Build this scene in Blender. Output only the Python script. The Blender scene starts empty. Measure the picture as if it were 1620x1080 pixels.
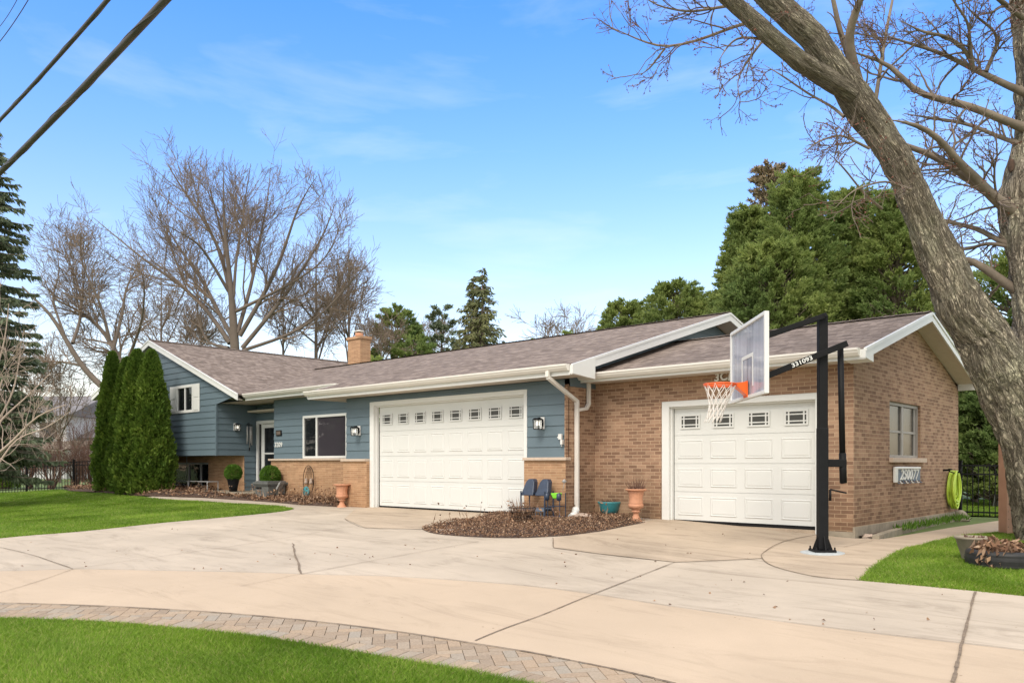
import bpy, math, random
import numpy as np
from mathutils import Vector, noise
from mathutils.geometry import delaunay_2d_cdt
R = math.radians
sc = bpy.context.scene
COL = sc.collection
random.seed(7); RNG = np.random.default_rng(7)

# ---------------------------------------------------------------- camera
EYE = 1.07; F_PX = 1284.0; YAW = 42.35; HOR = 735.0
SY, CY = math.sin(R(YAW)), math.cos(R(YAW))
cam = bpy.data.cameras.new('camera'); cam.sensor_width = 36; cam.lens = 36*F_PX/1620
cam.shift_y = (HOR-540)/1620; cam.clip_end = 3000; cam.clip_start = .05
co = bpy.data.objects.new('camera', cam); COL.objects.link(co)
co.location = (0, 0, EYE); co.rotation_euler = (R(90), 0, R(YAW)); sc.camera = co

# ---------------------------------------------------------------- sky, sun, exposure
SUN_EL, SUN_AZ = 46.0, 160.0          # azimuth: clockwise from +Y, where the light comes from
world = bpy.data.worlds.new('World'); sc.world = world; world.use_nodes = True
wn, wl = world.node_tree.nodes, world.node_tree.links
bg = wn['Background']; bg.inputs['Strength'].default_value = .15
sky = wn.new('ShaderNodeTexSky'); sky.sky_type = 'NISHITA'; sky.sun_disc = False
sky.sun_elevation = R(SUN_EL); sky.sun_rotation = R(SUN_AZ); sky.altitude = 0
sky.air_density = 1.3; sky.dust_density = .6; sky.ozone_density = 2.0
tc = wn.new('ShaderNodeTexCoord')
sep = wn.new('ShaderNodeSeparateXYZ'); wl.new(tc.outputs['Generated'], sep.inputs[0])
# elevation tint: deeper blue overhead, milky and pale near the horizon
ramp = wn.new('ShaderNodeValToRGB'); wl.new(sep.outputs['Z'], ramp.inputs[0])
cr = ramp.color_ramp; cr.elements[0].position = 0.0; cr.elements[0].color = (1.32, 1.14, 1.16, 1)
cr.elements[1].position = .50; cr.elements[1].color = (.50, .98, 1.72, 1)
for p, c in ((.10, (1.30, 1.13, 1.16, 1)), (.22, (1.14, 1.12, 1.28, 1)), (.36, (.78, 1.06, 1.52, 1))):
    e = cr.elements.new(p); e.color = c
mul = wn.new('ShaderNodeMix'); mul.data_type = 'RGBA'; mul.blend_type = 'MULTIPLY'; mul.inputs[0].default_value = 1
wl.new(sky.outputs[0], mul.inputs[6]); wl.new(ramp.outputs[0], mul.inputs[7])
mp = wn.new('ShaderNodeMapping'); mp.inputs['Scale'].default_value = (1.0, 1.0, 5.0); mp.inputs['Rotation'].default_value = (.12, -.1, .4)
wl.new(tc.outputs['Generated'], mp.inputs[0])
nz = wn.new('ShaderNodeTexNoise'); nz.inputs['Scale'].default_value = 3.4; nz.inputs['Detail'].default_value = 7
nz.inputs['Roughness'].default_value = .55; nz.inputs['Distortion'].default_value = .35
wl.new(mp.outputs[0], nz.inputs['Vector'])
cr2 = wn.new('ShaderNodeValToRGB'); wl.new(nz.outputs[0], cr2.inputs[0])
cr2.color_ramp.elements[0].position = .53; cr2.color_ramp.elements[0].color = (0, 0, 0, 1)
cr2.color_ramp.elements[1].position = .82; cr2.color_ramp.elements[1].color = (.28, .28, .28, 1)
cl = wn.new('ShaderNodeMix'); cl.data_type = 'RGBA'
wl.new(cr2.outputs[0], cl.inputs[0]); wl.new(mul.outputs[2], cl.inputs[6]); cl.inputs[7].default_value = (6.0, 6.3, 6.6, 1)
# bright unseen cloud deck added overhead and behind for neutral fill, clear blue ahead
dt = wn.new('ShaderNodeVectorMath'); dt.operation = 'DOT_PRODUCT'; wl.new(tc.outputs['Generated'], dt.inputs[0]); dt.inputs[1].default_value = (-SY*.80, CY*.80, -.60)
nd = wn.new('ShaderNodeTexNoise'); nd.inputs['Scale'].default_value = 3.0; nd.inputs['Detail'].default_value = 5; wl.new(tc.outputs['Generated'], nd.inputs['Vector'])
ad = wn.new('ShaderNodeMath'); ad.operation = 'MULTIPLY_ADD'; wl.new(nd.outputs[0], ad.inputs[0]); ad.inputs[1].default_value = -.35; wl.new(dt.outputs['Value'], ad.inputs[2])
mk = wn.new('ShaderNodeMapRange'); mk.interpolation_type = 'SMOOTHSTEP'; wl.new(ad.outputs[0], mk.inputs[0]); mk.inputs[1].default_value = -.22; mk.inputs[2].default_value = .06; mk.inputs[3].default_value = .93; mk.inputs[4].default_value = 0
dk = wn.new('ShaderNodeMix'); dk.data_type = 'RGBA'; wl.new(mk.outputs[0], dk.inputs[0]); wl.new(cl.outputs[2], dk.inputs[6]); dk.inputs[7].default_value = (7.6, 7.4, 7.05, 1)
wl.new(dk.outputs[2], bg.inputs['Color'])

sun = bpy.data.lights.new('sun', 'SUN'); sun.energy = 2.0; sun.angle = R(24); sun.color = (1, .90, .76)
so = bpy.data.objects.new('sun', sun); COL.objects.link(so)
az = R(SUN_AZ)
sd = Vector((math.sin(az)*math.cos(R(SUN_EL)), math.cos(az)*math.cos(R(SUN_EL)), math.sin(R(SUN_EL))))
so.rotation_euler = sd.to_track_quat('Z', 'Y').to_euler(); so.location = (0, 0, 30)
sc.view_settings.view_transform = 'Standard'; sc.view_settings.look = 'None'
sc.view_settings.exposure = 0.42; sc.view_settings.gamma = 1
sc.render.engine = 'CYCLES'
sc.cycles.max_bounces = 6; sc.cycles.transparent_max_bounces = 12

# ---------------------------------------------------------------- sight lines: photo column/row -> a point at a real depth
def _d(u): s = (u-810)/F_PX; return (-SY+s*CY, CY+s*SY)
def PY(u, v, Y):
    dx, dy = _d(u); t = Y/dy; return (t*dx, Y, EYE+(HOR-v)/F_PX*t)
def PX(u, v, X):
    dx, dy = _d(u); t = X/dx; return (X, t*dy, EYE+(HOR-v)/F_PX*t)
def PT(u, v, t):
    dx, dy = _d(u); return (t*dx, t*dy, EYE+(HOR-v)/F_PX*t)
def clampf(a, lo, hi): return max(lo, min(hi, a))
def sstep(a, b, x):
    t = clampf((x-a)/(b-a), 0, 1); return t*t*(3-2*t)
def G(x, y):
    z = -.48 + .037*clampf(y, -8, 13.5)
    z -= .16*sstep(-9.5, -4.2, x)
    z += .14*sstep(-21, -27, x)*sstep(8.5, 12.5, y)*(1-sstep(-33, -38, x))
    return z
def PG(u, v, dz=0):
    dx, dy = _d(u); t = 10.0; k = (HOR-v)/F_PX
    for _ in range(40):
        h = EYE-(G(t*dx, t*dy)+dz)
        t2 = h/max(-k, .012); t = .5*t+.5*min(t2, 90)
    return (t*dx, t*dy)

# ---------------------------------------------------------------- materials
def new_mat(name):
    m = bpy.data.materials.new(name); m.use_nodes = True
    return m, m.node_tree.nodes, m.node_tree.links, m.node_tree.nodes['Principled BSDF']
def srgb(r, g, b):
    f = lambda c: (c/255/12.92 if c/255 <= .04045 else ((c/255+.055)/1.055)**2.4)
    return (f(r), f(g), f(b), 1)
def N(nodes, t, **kw):
    n = nodes.new(t)
    for k, v in kw.items():
        if k in n.inputs: n.inputs[k].default_value = v
        else: setattr(n, k, v)
    return n
def bump(nt, ln, p, src, strength, dist=.01):
    b = N(nt, 'ShaderNodeBump'); b.inputs['Strength'].default_value = strength; b.inputs['Distance'].default_value = dist
    ln.new(src, b.inputs['Height']); ln.new(b.outputs[0], p.inputs['Normal']); return b
def plain(name, col, rough=.6, metal=0, var=.12, scale=6, bmp=.0, bscale=60, emit=None, spec=None):
    m, nt, ln, p = new_mat(name)
    p.inputs['Roughness'].default_value = rough; p.inputs['Metallic'].default_value = metal
    if spec is not None: p.inputs['Specular IOR Level'].default_value = spec
    c = col if len(col) == 4 else (*col, 1)
    t = N(nt, 'ShaderNodeTexCoord')
    n = N(nt, 'ShaderNodeTexNoise', Scale=scale, Detail=6.0, Roughness=.6); ln.new(t.outputs['Object'], n.inputs['Vector'])
    r = N(nt, 'ShaderNodeValToRGB'); ln.new(n.outputs[0], r.inputs[0])
    r.color_ramp.elements[0].position = .3; r.color_ramp.elements[1].position = .7
    r.color_ramp.elements[0].color = tuple(x*(1-var) for x in c[:3])+(1,)
    r.color_ramp.elements[1].color = tuple(min(1, x*(1+var)) for x in c[:3])+(1,)
    ln.new(r.outputs[0], p.inputs['Base Color'])
    if bmp:
        n2 = N(nt, 'ShaderNodeTexNoise', Scale=bscale, Detail=4.0); ln.new(t.outputs['Object'], n2.inputs['Vector'])
        bump(nt, ln, p, n2.outputs[0], bmp)
    if emit: p.inputs['Emission Color'].default_value = (*emit[:3], 1); p.inputs['Emission Strength'].default_value = emit[3]
    return m
def island(name, cols, rough=.75, trans=0, noise_scale=None, noise_cols=None):
    """leafy things: every leaf or spray takes one of a few real tints"""
    m, nt, ln, p = new_mat(name)
    g = N(nt, 'ShaderNodeNewGeometry'); r = N(nt, 'ShaderNodeValToRGB'); ln.new(g.outputs['Random Per Island'], r.inputs[0])
    el = r.color_ramp.elements; el[0].position = 0; el[0].color = (*cols[0], 1); el[1].position = 1; el[1].color = (*cols[-1], 1)
    for i, c in enumerate(cols[1:-1]): e = el.new((i+1)/(len(cols)-1)); e.color = (*c, 1)
    out = r.outputs[0]
    if noise_scale:
        t = N(nt, 'ShaderNodeTexCoord'); n = N(nt, 'ShaderNodeTexNoise', Scale=noise_scale, Detail=3.0); ln.new(t.outputs['Object'], n.inputs['Vector'])
        r2 = N(nt, 'ShaderNodeValToRGB'); ln.new(n.outputs[0], r2.inputs[0])
        r2.color_ramp.elements[0].position = .35; r2.color_ramp.elements[1].position = .68
        r2.color_ramp.elements[0].color = (*noise_cols[0], 1); r2.color_ramp.elements[1].color = (*noise_cols[1], 1)
        mx = N(nt, 'ShaderNodeMix', data_type='RGBA', blend_type='MULTIPLY'); mx.inputs[0].default_value = 1
        ln.new(out, mx.inputs[6]); ln.new(r2.outputs[0], mx.inputs[7]); out = mx.outputs[2]
    ln.new(out, p.inputs['Base Color']); p.inputs['Roughness'].default_value = rough
    p.inputs['Specular IOR Level'].default_value = .25
    if trans:
        tr = N(nt, 'ShaderNodeBsdfTranslucent'); ln.new(out, tr.inputs['Color'])
        ms = N(nt, 'ShaderNodeMixShader'); ms.inputs[0].default_value = trans
        ln.new(p.outputs[0], ms.inputs[1]); ln.new(tr.outputs[0], ms.inputs[2]); ln.new(ms.outputs[0], nt['Material Output'].inputs[0])
    return m
def brick_mat(name, c1, c2, c3, mortar, w=.203, h=.0667, ms=.0055, soft=0, stain=None, bstr=.5):
    m, nt, ln, p = new_mat(name)
    t = N(nt, 'ShaderNodeTexCoord')
    b = N(nt, 'ShaderNodeTexBrick'); b.offset = .5; b.inputs['Scale'].default_value = 1
    b.inputs['Brick Width'].default_value = w; b.inputs['Row Height'].default_value = h
    b.inputs['Mortar Size'].default_value = ms; b.inputs['Mortar Smooth'].default_value = .15; b.inputs['Bias'].default_value = -.15
    b.inputs['Color1'].default_value = (0, 0, 0, 1); b.inputs['Color2'].default_value = (1, 1, 1, 1); b.inputs['Mortar'].default_value = (.5, .5, .5, 1)
    ln.new(t.outputs['UV'], b.inputs['Vector'])
    r = N(nt, 'ShaderNodeValToRGB'); ln.new(b.outputs['Color'], r.inputs[0])
    el = r.color_ramp.elements; el[0].color = c1; el[1].color = c3; e = el.new(.45); e.color = c2
    n = N(nt, 'ShaderNodeTexNoise', Scale=3.0, Detail=8.0, Roughness=.7); ln.new(t.outputs['UV'], n.inputs['Vector'])
    n2 = N(nt, 'ShaderNodeTexNoise', Scale=90.0, Detail=4.0); ln.new(t.outputs['UV'], n2.inputs['Vector'])
    r2 = N(nt, 'ShaderNodeValToRGB'); ln.new(n.outputs[0], r2.inputs[0])
    r2.color_ramp.elements[0].position = .3; r2.color_ramp.elements[0].color = (.84, .84, .83, 1)
    r2.color_ramp.elements[1].position = .7; r2.color_ramp.elements[1].color = (1.08, 1.05, 1.02, 1)
    mo = N(nt, 'ShaderNodeMix', data_type='RGBA'); ln.new(b.outputs['Fac'], mo.inputs[0]); ln.new(r.outputs[0], mo.inputs[6]); mo.inputs[7].default_value = mortar
    mx = N(nt, 'ShaderNodeMix', data_type='RGBA', blend_type='MULTIPLY'); mx.inputs[0].default_value = 1
    ln.new(mo.outputs[2], mx.inputs[6]); ln.new(r2.outputs[0], mx.inputs[7]); out = mx.outputs[2]
    if stain:   # damp, mossy lowest courses
        sp = N(nt, 'ShaderNodeSeparateXYZ'); ln.new(t.outputs['UV'], sp.inputs[0])
        a = N(nt, 'ShaderNodeMath', operation='MULTIPLY_ADD'); ln.new(n.outputs[0], a.inputs[0]); a.inputs[1].default_value = 1.5; ln.new(sp.outputs['Y'], a.inputs[2])
        mr = N(nt, 'ShaderNodeMapRange'); ln.new(a.outputs[0], mr.inputs[0]); mr.inputs[1].default_value = .65; mr.inputs[2].default_value = 1.9; mr.inputs[3].default_value = .62; mr.inputs[4].default_value = 0
        m3 = N(nt, 'ShaderNodeMix', data_type='RGBA', blend_type='MULTIPLY'); ln.new(mr.outputs[0], m3.inputs[0]); ln.new(out, m3.inputs[6]); m3.inputs[7].default_value = stain
        out = m3.outputs[2]
    ln.new(out, p.inputs['Base Color']); p.inputs['Roughness'].default_value = .88; p.inputs['Specular IOR Level'].default_value = .25
    iv = N(nt, 'ShaderNodeMath', operation='MULTIPLY_ADD'); ln.new(b.outputs['Fac'], iv.inputs[0]); iv.inputs[1].default_value = -1.0; ln.new(n2.outputs[0], iv.inputs[2])
    bump(nt, ln, p, iv.outputs[0], bstr, .008)
    return m

def shingle_mat(name):
    m, nt, ln, p = new_mat(name)
    t = N(nt, 'ShaderNodeTexCoord')
    wob = N(nt, 'ShaderNodeTexNoise', Scale=2.2, Detail=3.0); ln.new(t.outputs['UV'], wob.inputs['Vector'])
    va = N(nt, 'ShaderNodeMixRGB'); va.blend_type = 'LINEAR_LIGHT'; va.inputs[0].default_value = .012
    ln.new(t.outputs['UV'], va.inputs[1]); ln.new(wob.outputs['Color'], va.inputs[2])
    b = N(nt, 'ShaderNodeTexBrick'); b.offset = .37; b.offset_frequency = 3; b.squash = .62; b.squash_frequency = 2
    b.inputs['Scale'].default_value = 1; b.inputs['Brick Width'].default_value = .24; b.inputs['Row Height'].default_value = .135
    b.inputs['Mortar Size'].default_value = .009; b.inputs['Mortar Smooth'].default_value = .3
    b.inputs['Color1'].default_value = (0, 0, 0, 1); b.inputs['Color2'].default_value = (1, 1, 1, 1); b.inputs['Mortar'].default_value = (.1, .1, .1, 1)
    ln.new(va.outputs[0], b.inputs['Vector'])
    mp = N(nt, 'ShaderNodeMapping'); mp.inputs['Scale'].default_value = (2.2, 6.5, 1); ln.new(t.outputs['UV'], mp.inputs[0])
    n = N(nt, 'ShaderNodeTexNoise', Scale=1.0, Detail=5.0, Roughness=.6, Distortion=.8); ln.new(mp.outputs[0], n.inputs['Vector'])
    n3 = N(nt, 'ShaderNodeTexNoise', Scale=160.0, Detail=3.0); ln.new(t.outputs['UV'], n3.inputs['Vector'])
    a = N(nt, 'ShaderNodeMath', operation='MULTIPLY_ADD'); ln.new(b.outputs['Color'], a.inputs[0]); a.inputs[1].default_value = .35; ln.new(n.outputs[0], a.inputs[2])
    a2 = N(nt, 'ShaderNodeMath', operation='MULTIPLY_ADD'); ln.new(n3.outputs[0], a2.inputs[0]); a2.inputs[1].default_value = .25; ln.new(a.outputs[0], a2.inputs[2])
    r = N(nt, 'ShaderNodeValToRGB'); ln.new(a2.outputs[0], r.inputs[0])
    el = r.color_ramp.elements; el[0].position = .45; el[0].color = (.10, .076, .064, 1); el[1].position = 1.0; el[1].color = (.29, .235, .205, 1)
    e = el.new(.75); e.color = (.18, .142, .122, 1)
    ln.new(r.outputs[0], p.inputs['Base Color']); p.inputs['Roughness'].default_value = .9; p.inputs['Specular IOR Level'].default_value = .2
    s = N(nt, 'ShaderNodeMath', operation='SUBTRACT'); ln.new(a2.outputs[0], s.inputs[0]); ln.new(b.outputs['Fac'], s.inputs[1])
    bump(nt, ln, p, s.outputs[0], .6, .012)
    return m
def concrete(name, base, var, rough=.85, scuff=.9, sc_=.55):
    m, nt, ln, p = new_mat(name)
    t = N(nt, 'ShaderNodeTexCoord')
    n = N(nt, 'ShaderNodeTexNoise', Scale=sc_, Detail=9.0, Roughness=.62, Distortion=.4); ln.new(t.outputs['Object'], n.inputs['Vector'])
    r = N(nt, 'ShaderNodeValToRGB'); ln.new(n.outputs[0], r.inputs[0])
    el = r.color_ramp.elements; el[0].position = .28; el[1].position = .72
    el[0].color = tuple(x*(1-var) for x in base)+(1,); el[1].color = tuple(min(1, x*(1+var)) for x in base)+(1,)
    n2 = N(nt, 'ShaderNodeTexNoise', Scale=220.0, Detail=3.0); ln.new(t.outputs['Object'], n2.inputs['Vector'])
    r2 = N(nt, 'ShaderNodeValToRGB'); ln.new(n2.outputs[0], r2.inputs[0])
    r2.color_ramp.elements[0].position = .3; r2.color_ramp.elements[0].color = (.9, .9, .9, 1); r2.color_ramp.elements[1].position = .62; r2.color_ramp.elements[1].color = (1.03, 1.03, 1.03, 1)
    mx = N(nt, 'ShaderNodeMix', data_type='RGBA', blend_type='MULTIPLY'); mx.inputs[0].default_value = 1
    ln.new(r.outputs[0], mx.inputs[6]); ln.new(r2.outputs[0], mx.inputs[7]); out = mx.outputs[2]
    v_ = N(nt, 'ShaderNodeTexVoronoi'); v_.inputs['Scale'].default_value = 9.0; v_.inputs['Randomness'].default_value = 1; ln.new(t.outputs['Object'], v_.inputs['Vector'])
    n5 = N(nt, 'ShaderNodeTexNoise', Scale=2.2, Detail=2.0); ln.new(t.outputs['Object'], n5.inputs['Vector'])
    th_ = N(nt, 'ShaderNodeMapRange'); ln.new(n5.outputs[0], th_.inputs[0]); th_.inputs[1].default_value = .45; th_.inputs[2].default_value = .7; th_.inputs[3].default_value = .0; th_.inputs[4].default_value = .10
    lt_ = N(nt, 'ShaderNodeMath', operation='LESS_THAN'); ln.new(v_.outputs['Distance'], lt_.inputs[0]); ln.new(th_.outputs[0], lt_.inputs[1])
    mp_ = N(nt, 'ShaderNodeMix', data_type='RGBA', blend_type='MULTIPLY'); ln.new(lt_.outputs[0], mp_.inputs[0]); ln.new(out, mp_.inputs[6]); mp_.inputs[7].default_value = (.62, .58, .52, 1); out = mp_.outputs[2]
    # faint scuffs and tyre stains
    mp = N(nt, 'ShaderNodeMapping'); mp.inputs['Rotation'].default_value = (0, 0, .5); mp.inputs['Scale'].default_value = (.35, 1.6, 1); ln.new(t.outputs['Object'], mp.inputs[0])
    n3 = N(nt, 'ShaderNodeTexNoise', Scale=1.3, Detail=10.0, Roughness=.75, Distortion=1.2); ln.new(mp.outputs[0], n3.inputs['Vector'])
    r3 = N(nt, 'ShaderNodeValToRGB'); ln.new(n3.outputs[0], r3.inputs[0])
    r3.color_ramp.elements[0].position = .32; r3.color_ramp.elements[0].color = (.60, .58, .56, 1); r3.color_ramp.elements[1].position = .5; r3.color_ramp.elements[1].color = (1, 1, 1, 1)
    m4 = N(nt, 'ShaderNodeMix', data_type='RGBA', blend_type='MULTIPLY'); m4.inputs[0].default_value = scuff
    ln.new(out, m4.inputs[6]); ln.new(r3.outputs[0], m4.inputs[7])
    ln.new(m4.outputs[2], p.inputs['Base Color']); p.inputs['Roughness'].default_value = rough; p.inputs['Specular IOR Level'].default_value = .3
    bump(nt, ln, p, n2.outputs[0], .25, .003)
    return m
def bark_mat(name, c1, c2, c3, strength=.9, dist=.03):
    m, nt, ln, p = new_mat(name)
    t = N(nt, 'ShaderNodeTexCoord')
    # furrow field: ridged noise stretched along the trunk, twisted a little
    def ridged(scl, det, dst, thr0, thr1):
        mp = N(nt, 'ShaderNodeMapping'); mp.inputs['Scale'].default_value = scl; ln.new(t.outputs['UV'], mp.inputs[0])
        n = N(nt, 'ShaderNodeTexNoise', Scale=1.0, Detail=det, Roughness=.55, Distortion=dst); ln.new(mp.outputs[0], n.inputs['Vector'])
        a = N(nt, 'ShaderNodeMath', operation='SUBTRACT'); ln.new(n.outputs[0], a.inputs[0]); a.inputs[1].default_value = .5
        b = N(nt, 'ShaderNodeMath', operation='ABSOLUTE'); ln.new(a.outputs[0], b.inputs[0])
        r = N(nt, 'ShaderNodeMapRange'); ln.new(b.outputs[0], r.inputs[0]); r.inputs[1].default_value = thr0; r.inputs[2].default_value = thr1; return r.outputs[0]
    f1 = ridged((13, 2.9, 1), 6.0, 1.1, .0, .06); f2 = ridged((34, 9, 1), 5.0, 1.0, .0, .09)
    mn = N(nt, 'ShaderNodeMath', operation='MULTIPLY'); ln.new(f1, mn.inputs[0]); 
    mm = N(nt, 'ShaderNodeMapRange'); ln.new(f2, mm.inputs[0]); mm.inputs[3].default_value = .55; mm.inputs[4].default_value = 1; ln.new(mm.outputs[0], mn.inputs[1])
    n = N(nt, 'ShaderNodeTexNoise', Scale=1.6, Detail=9.0, Roughness=.7); ln.new(t.outputs['Object'], n.inputs['Vector'])
    r = N(nt, 'ShaderNodeValToRGB'); ln.new(n.outputs[0], r.inputs[0])
    el = r.color_ramp.elements; el[0].position = .35; el[0].color = c1; el[1].position = .66; el[1].color = c3; e = el.new(.5); e.color = c2
    cr = N(nt, 'ShaderNodeMapRange'); ln.new(mn.outputs[0], cr.inputs[0]); cr.inputs[3].default_value = .34; cr.inputs[4].default_value = 1.12
    mx = N(nt, 'ShaderNodeMix', data_type='RGBA', blend_type='MULTIPLY'); mx.inputs[0].default_value = 1
    ln.new(r.outputs[0], mx.inputs[6]); ln.new(cr.outputs[0], mx.inputs[7]); ln.new(mx.outputs[2], p.inputs['Base Color'])
    p.inputs['Roughness'].default_value = .95; p.inputs['Specular IOR Level'].default_value = .15
    bump(nt, ln, p, mn.outputs[0], strength, dist)
    return m
def glass_mat(name, tint, rough=.04, refl=.5):
    m, nt, ln, p = new_mat(name)
    p.inputs['Base Color'].default_value = (*tint, 1); p.inputs['Roughness'].default_value = rough
    p.inputs['Specular IOR Level'].default_value = refl; p.inputs['IOR'].default_value = 1.5
    t = N(nt, 'ShaderNodeTexCoord'); n = N(nt, 'ShaderNodeTexNoise', Scale=1.6, Detail=2.0); ln.new(t.outputs['Object'], n.inputs['Vector'])
    bump(nt, ln, p, n.outputs[0], .12, .05)
    return m

M = {}
M['brick'] = brick_mat('brown_brick', srgb(134, 106, 89), srgb(157, 127, 106), srgb(176, 147, 125), srgb(187, 162, 137), stain=(.50, .48, .38, 1))
M['roman'] = brick_mat('tan_roman_brick', srgb(166, 130, 102), srgb(180, 143, 112), srgb(190, 154, 124), srgb(198, 170, 140), w=.30, h=.052, ms=.0045, stain=(.70, .66, .58, 1), bstr=.3)
M['siding'] = plain('blue_siding', srgb(96, 113, 123), .55, var=.05, scale=1.2, bmp=.06, bscale=30)
M['white'] = plain('white_paint', (.72, .725, .71), .4, var=.02, scale=2)
M['door'] = plain('garage_door_white', (.66, .67, .655), .45, var=.015, scale=1.5, bmp=.05, bscale=120)
M['gutter'] = plain('cream_gutter', (.74, .71, .665), .4, var=.04, scale=3)
M['soffit'] = plain('beige_soffit', (.55, .49, .42), .7, var=.05)
M['sill'] = plain('stone_ledge', (.55, .44, .35), .8, var=.08, scale=12, bmp=.2)
M['shingle'] = shingle_mat('brown_shingles')
M['black'] = plain('black_metal', (.008, .008, .009), .6, spec=.2, var=.2, scale=9)
M['blackrough'] = plain('black_plastic', (.009, .0095, .011), .65, spec=.2, var=.2)
M['glass'] = glass_mat('dark_glass', (.012, .014, .017))
M['glass2'] = glass_mat('curtained_glass', (.055, .055, .05), .2, .3)
M['curtain'] = plain('grey_curtain', (.09, .09, .10), .8, var=.3, scale=14)
M['concrete'] = concrete('old_concrete', (.47, .40, .322), .15, scuff=.75)
M['concrete2'] = concrete('sandy_concrete', (.49, .388, .287), .09, scuff=.4)
M['concrete3'] = concrete('walk_concrete', (.46, .37, .28), .18)
M['found'] = concrete('foundation', (.30, .26, .20), .25, sc_=3)
M['bark'] = bark_mat('maple_bark', (.33, .275, .215, 1), (.45, .39, .305, 1), (.55, .51, .375, 1), strength=1.0, dist=.05)
M['limb'] = plain('limb_bark', (.20, .16, .125), .9, var=.3, scale=4, bmp=.5, bscale=30)
M['farlimb'] = plain('far_limb_bark', (.15, .12, .098), .95, var=.2, scale=1)
M['twig'] = plain('twig_bark', (.17, .13, .105), .9, var=.2, scale=2)
M['twig2'] = plain('far_twig_bark', (.22, .165, .125), .95, var=.2, scale=.5)
M['palewood'] = plain('pale_twig', (.42, .33, .27), .8, var=.15, scale=4)
M['terracotta'] = plain('terracotta', (.55, .27, .16), .7, var=.12, scale=9, bmp=.15)
M['orange'] = plain('orange_paint', (.85, .13, .015), .35, var=.04)
M['net'] = plain('white_net', (.78, .74, .70), .8, var=.05)
M['soil'] = plain('dark_mulch', (.075, .045, .032), .95, var=.5, scale=18, bmp=.8, bscale=70)
M['stone'] = plain('pale_stone', (.42, .33, .27), .85, var=.2, scale=8, bmp=.4, bscale=30)
M['greypaint'] = plain('grey_planter', (.12, .125, .12), .6, var=.12, scale=8)
M['teal'] = plain('teal_glaze', (.05, .25, .28), .3, var=.15, scale=8)
M['lime'] = plain('lime_rubber', (.45, .62, .06), .35, var=.08)
M['green_plastic'] = plain('green_plastic', (.20, .62, .03), .4, var=.05)
M['navy'] = plain('navy_rubber', (.032, .048, .085), .4, var=.2, scale=12)
M['rubber'] = plain('tyre_rubber', (.018, .018, .019), .6, var=.3, scale=20, bmp=.2)
M['grey'] = plain('grey_metal', (.33, .33, .33), .45, var=.1)
M['greyframe'] = plain('grey_window_frame', (.33, .31, .29), .5, var=.06)
M['cedar'] = plain('salmon_wood', (.50, .29, .20), .7, var=.12, scale=3, bmp=.2, bscale=25)
M['bluegrey'] = plain('slate_blue_paint', (.12, .16, .22), .5, var=.1)
M['bronze'] = plain('bronze_plaque', (.13, .10, .08), .5, var=.2, scale=20)
M['neighbour_white'] = plain('neighbour_white', (.72, .72, .74), .8, var=.04)
M['neighbour_roof'] = plain('neighbour_roof', (.22, .21, .225), .9, var=.2, scale=1)
M['bulb'] = plain('lamp_bulb', (.9, .88, .8), .4, emit=(1, .93, .8, 1.3))
M['lampglass'] = plain('seeded_lamp_glass', (.62, .60, .55), .15, var=.2, scale=30)
M['footing'] = plain('blue_grey_footing', (.40, .43, .44), .8, var=.15, scale=9)
M['joint'] = plain('dark_joint', (.19, .145, .105), .95, var=.4, scale=20)
M['cable'] = plain('cable_sheath', (.045, .038, .034), .5, var=.5, scale=2)
M['leaf'] = island('dead_leaves', [(.30, .17, .10), (.16, .085, .05), (.42, .27, .17), (.10, .055, .035), (.22, .12, .075), (.50, .36, .25)], .8)
M['grass'] = island('grass_blades', [(.10, .20, .015), (.16, .30, .025), (.21, .36, .035), (.12, .25, .018), (.30, .42, .08), (.18, .32, .03), (.40, .38, .16)], .6, .4, .9, ((.80, .84, .7), (1.35, 1.22, 1.2)))
M['thuja'] = island('arborvitae_sprays', [(.065, .12, .015), (.11, .19, .025), (.16, .25, .04), (.08, .15, .02), (.21, .29, .055)], .7, .3, 1.6, ((.75, .8, .75), (1.25, 1.15, 1.0)))
M['thuja2'] = island('evergreen_sprays', [(.18, .25, .085), (.26, .34, .11), (.33, .42, .15), (.20, .28, .09), (.38, .45, .18)], .7, .5, .45, ((.7, .78, .75), (1.3, 1.18, 1.0)))
M['spruce'] = island('spruce_needles', [(.17, .19, .10), (.23, .245, .13), (.29, .30, .16), (.20, .22, .11)], .75, .4, .5, ((.8, .85, .8), (1.2, 1.15, 1.0)))
M['brownspruce'] = island('brown_spruce_needles', [(.28, .21, .14), (.36, .27, .18), (.20, .19, .10), (.44, .33, .24)], .8)
M['pine'] = island('pine_needles', [(.16, .20, .12), (.20, .25, .15), (.26, .30, .19), (.18, .22, .14)], .75, .4)
M['brownshrub'] = island('winter_twigs', [(.14, .075, .055), (.20, .12, .09), (.11, .06, .05)], .8)
M['box'] = island('boxwood_leaves', [(.06, .14, .015), (.10, .20, .025), (.13, .24, .03)], .6, .25)
M['bud'] = island('tree_buds', [(.20, .07, .055), (.26, .11, .08), (.15, .07, .055)], .8)

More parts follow.
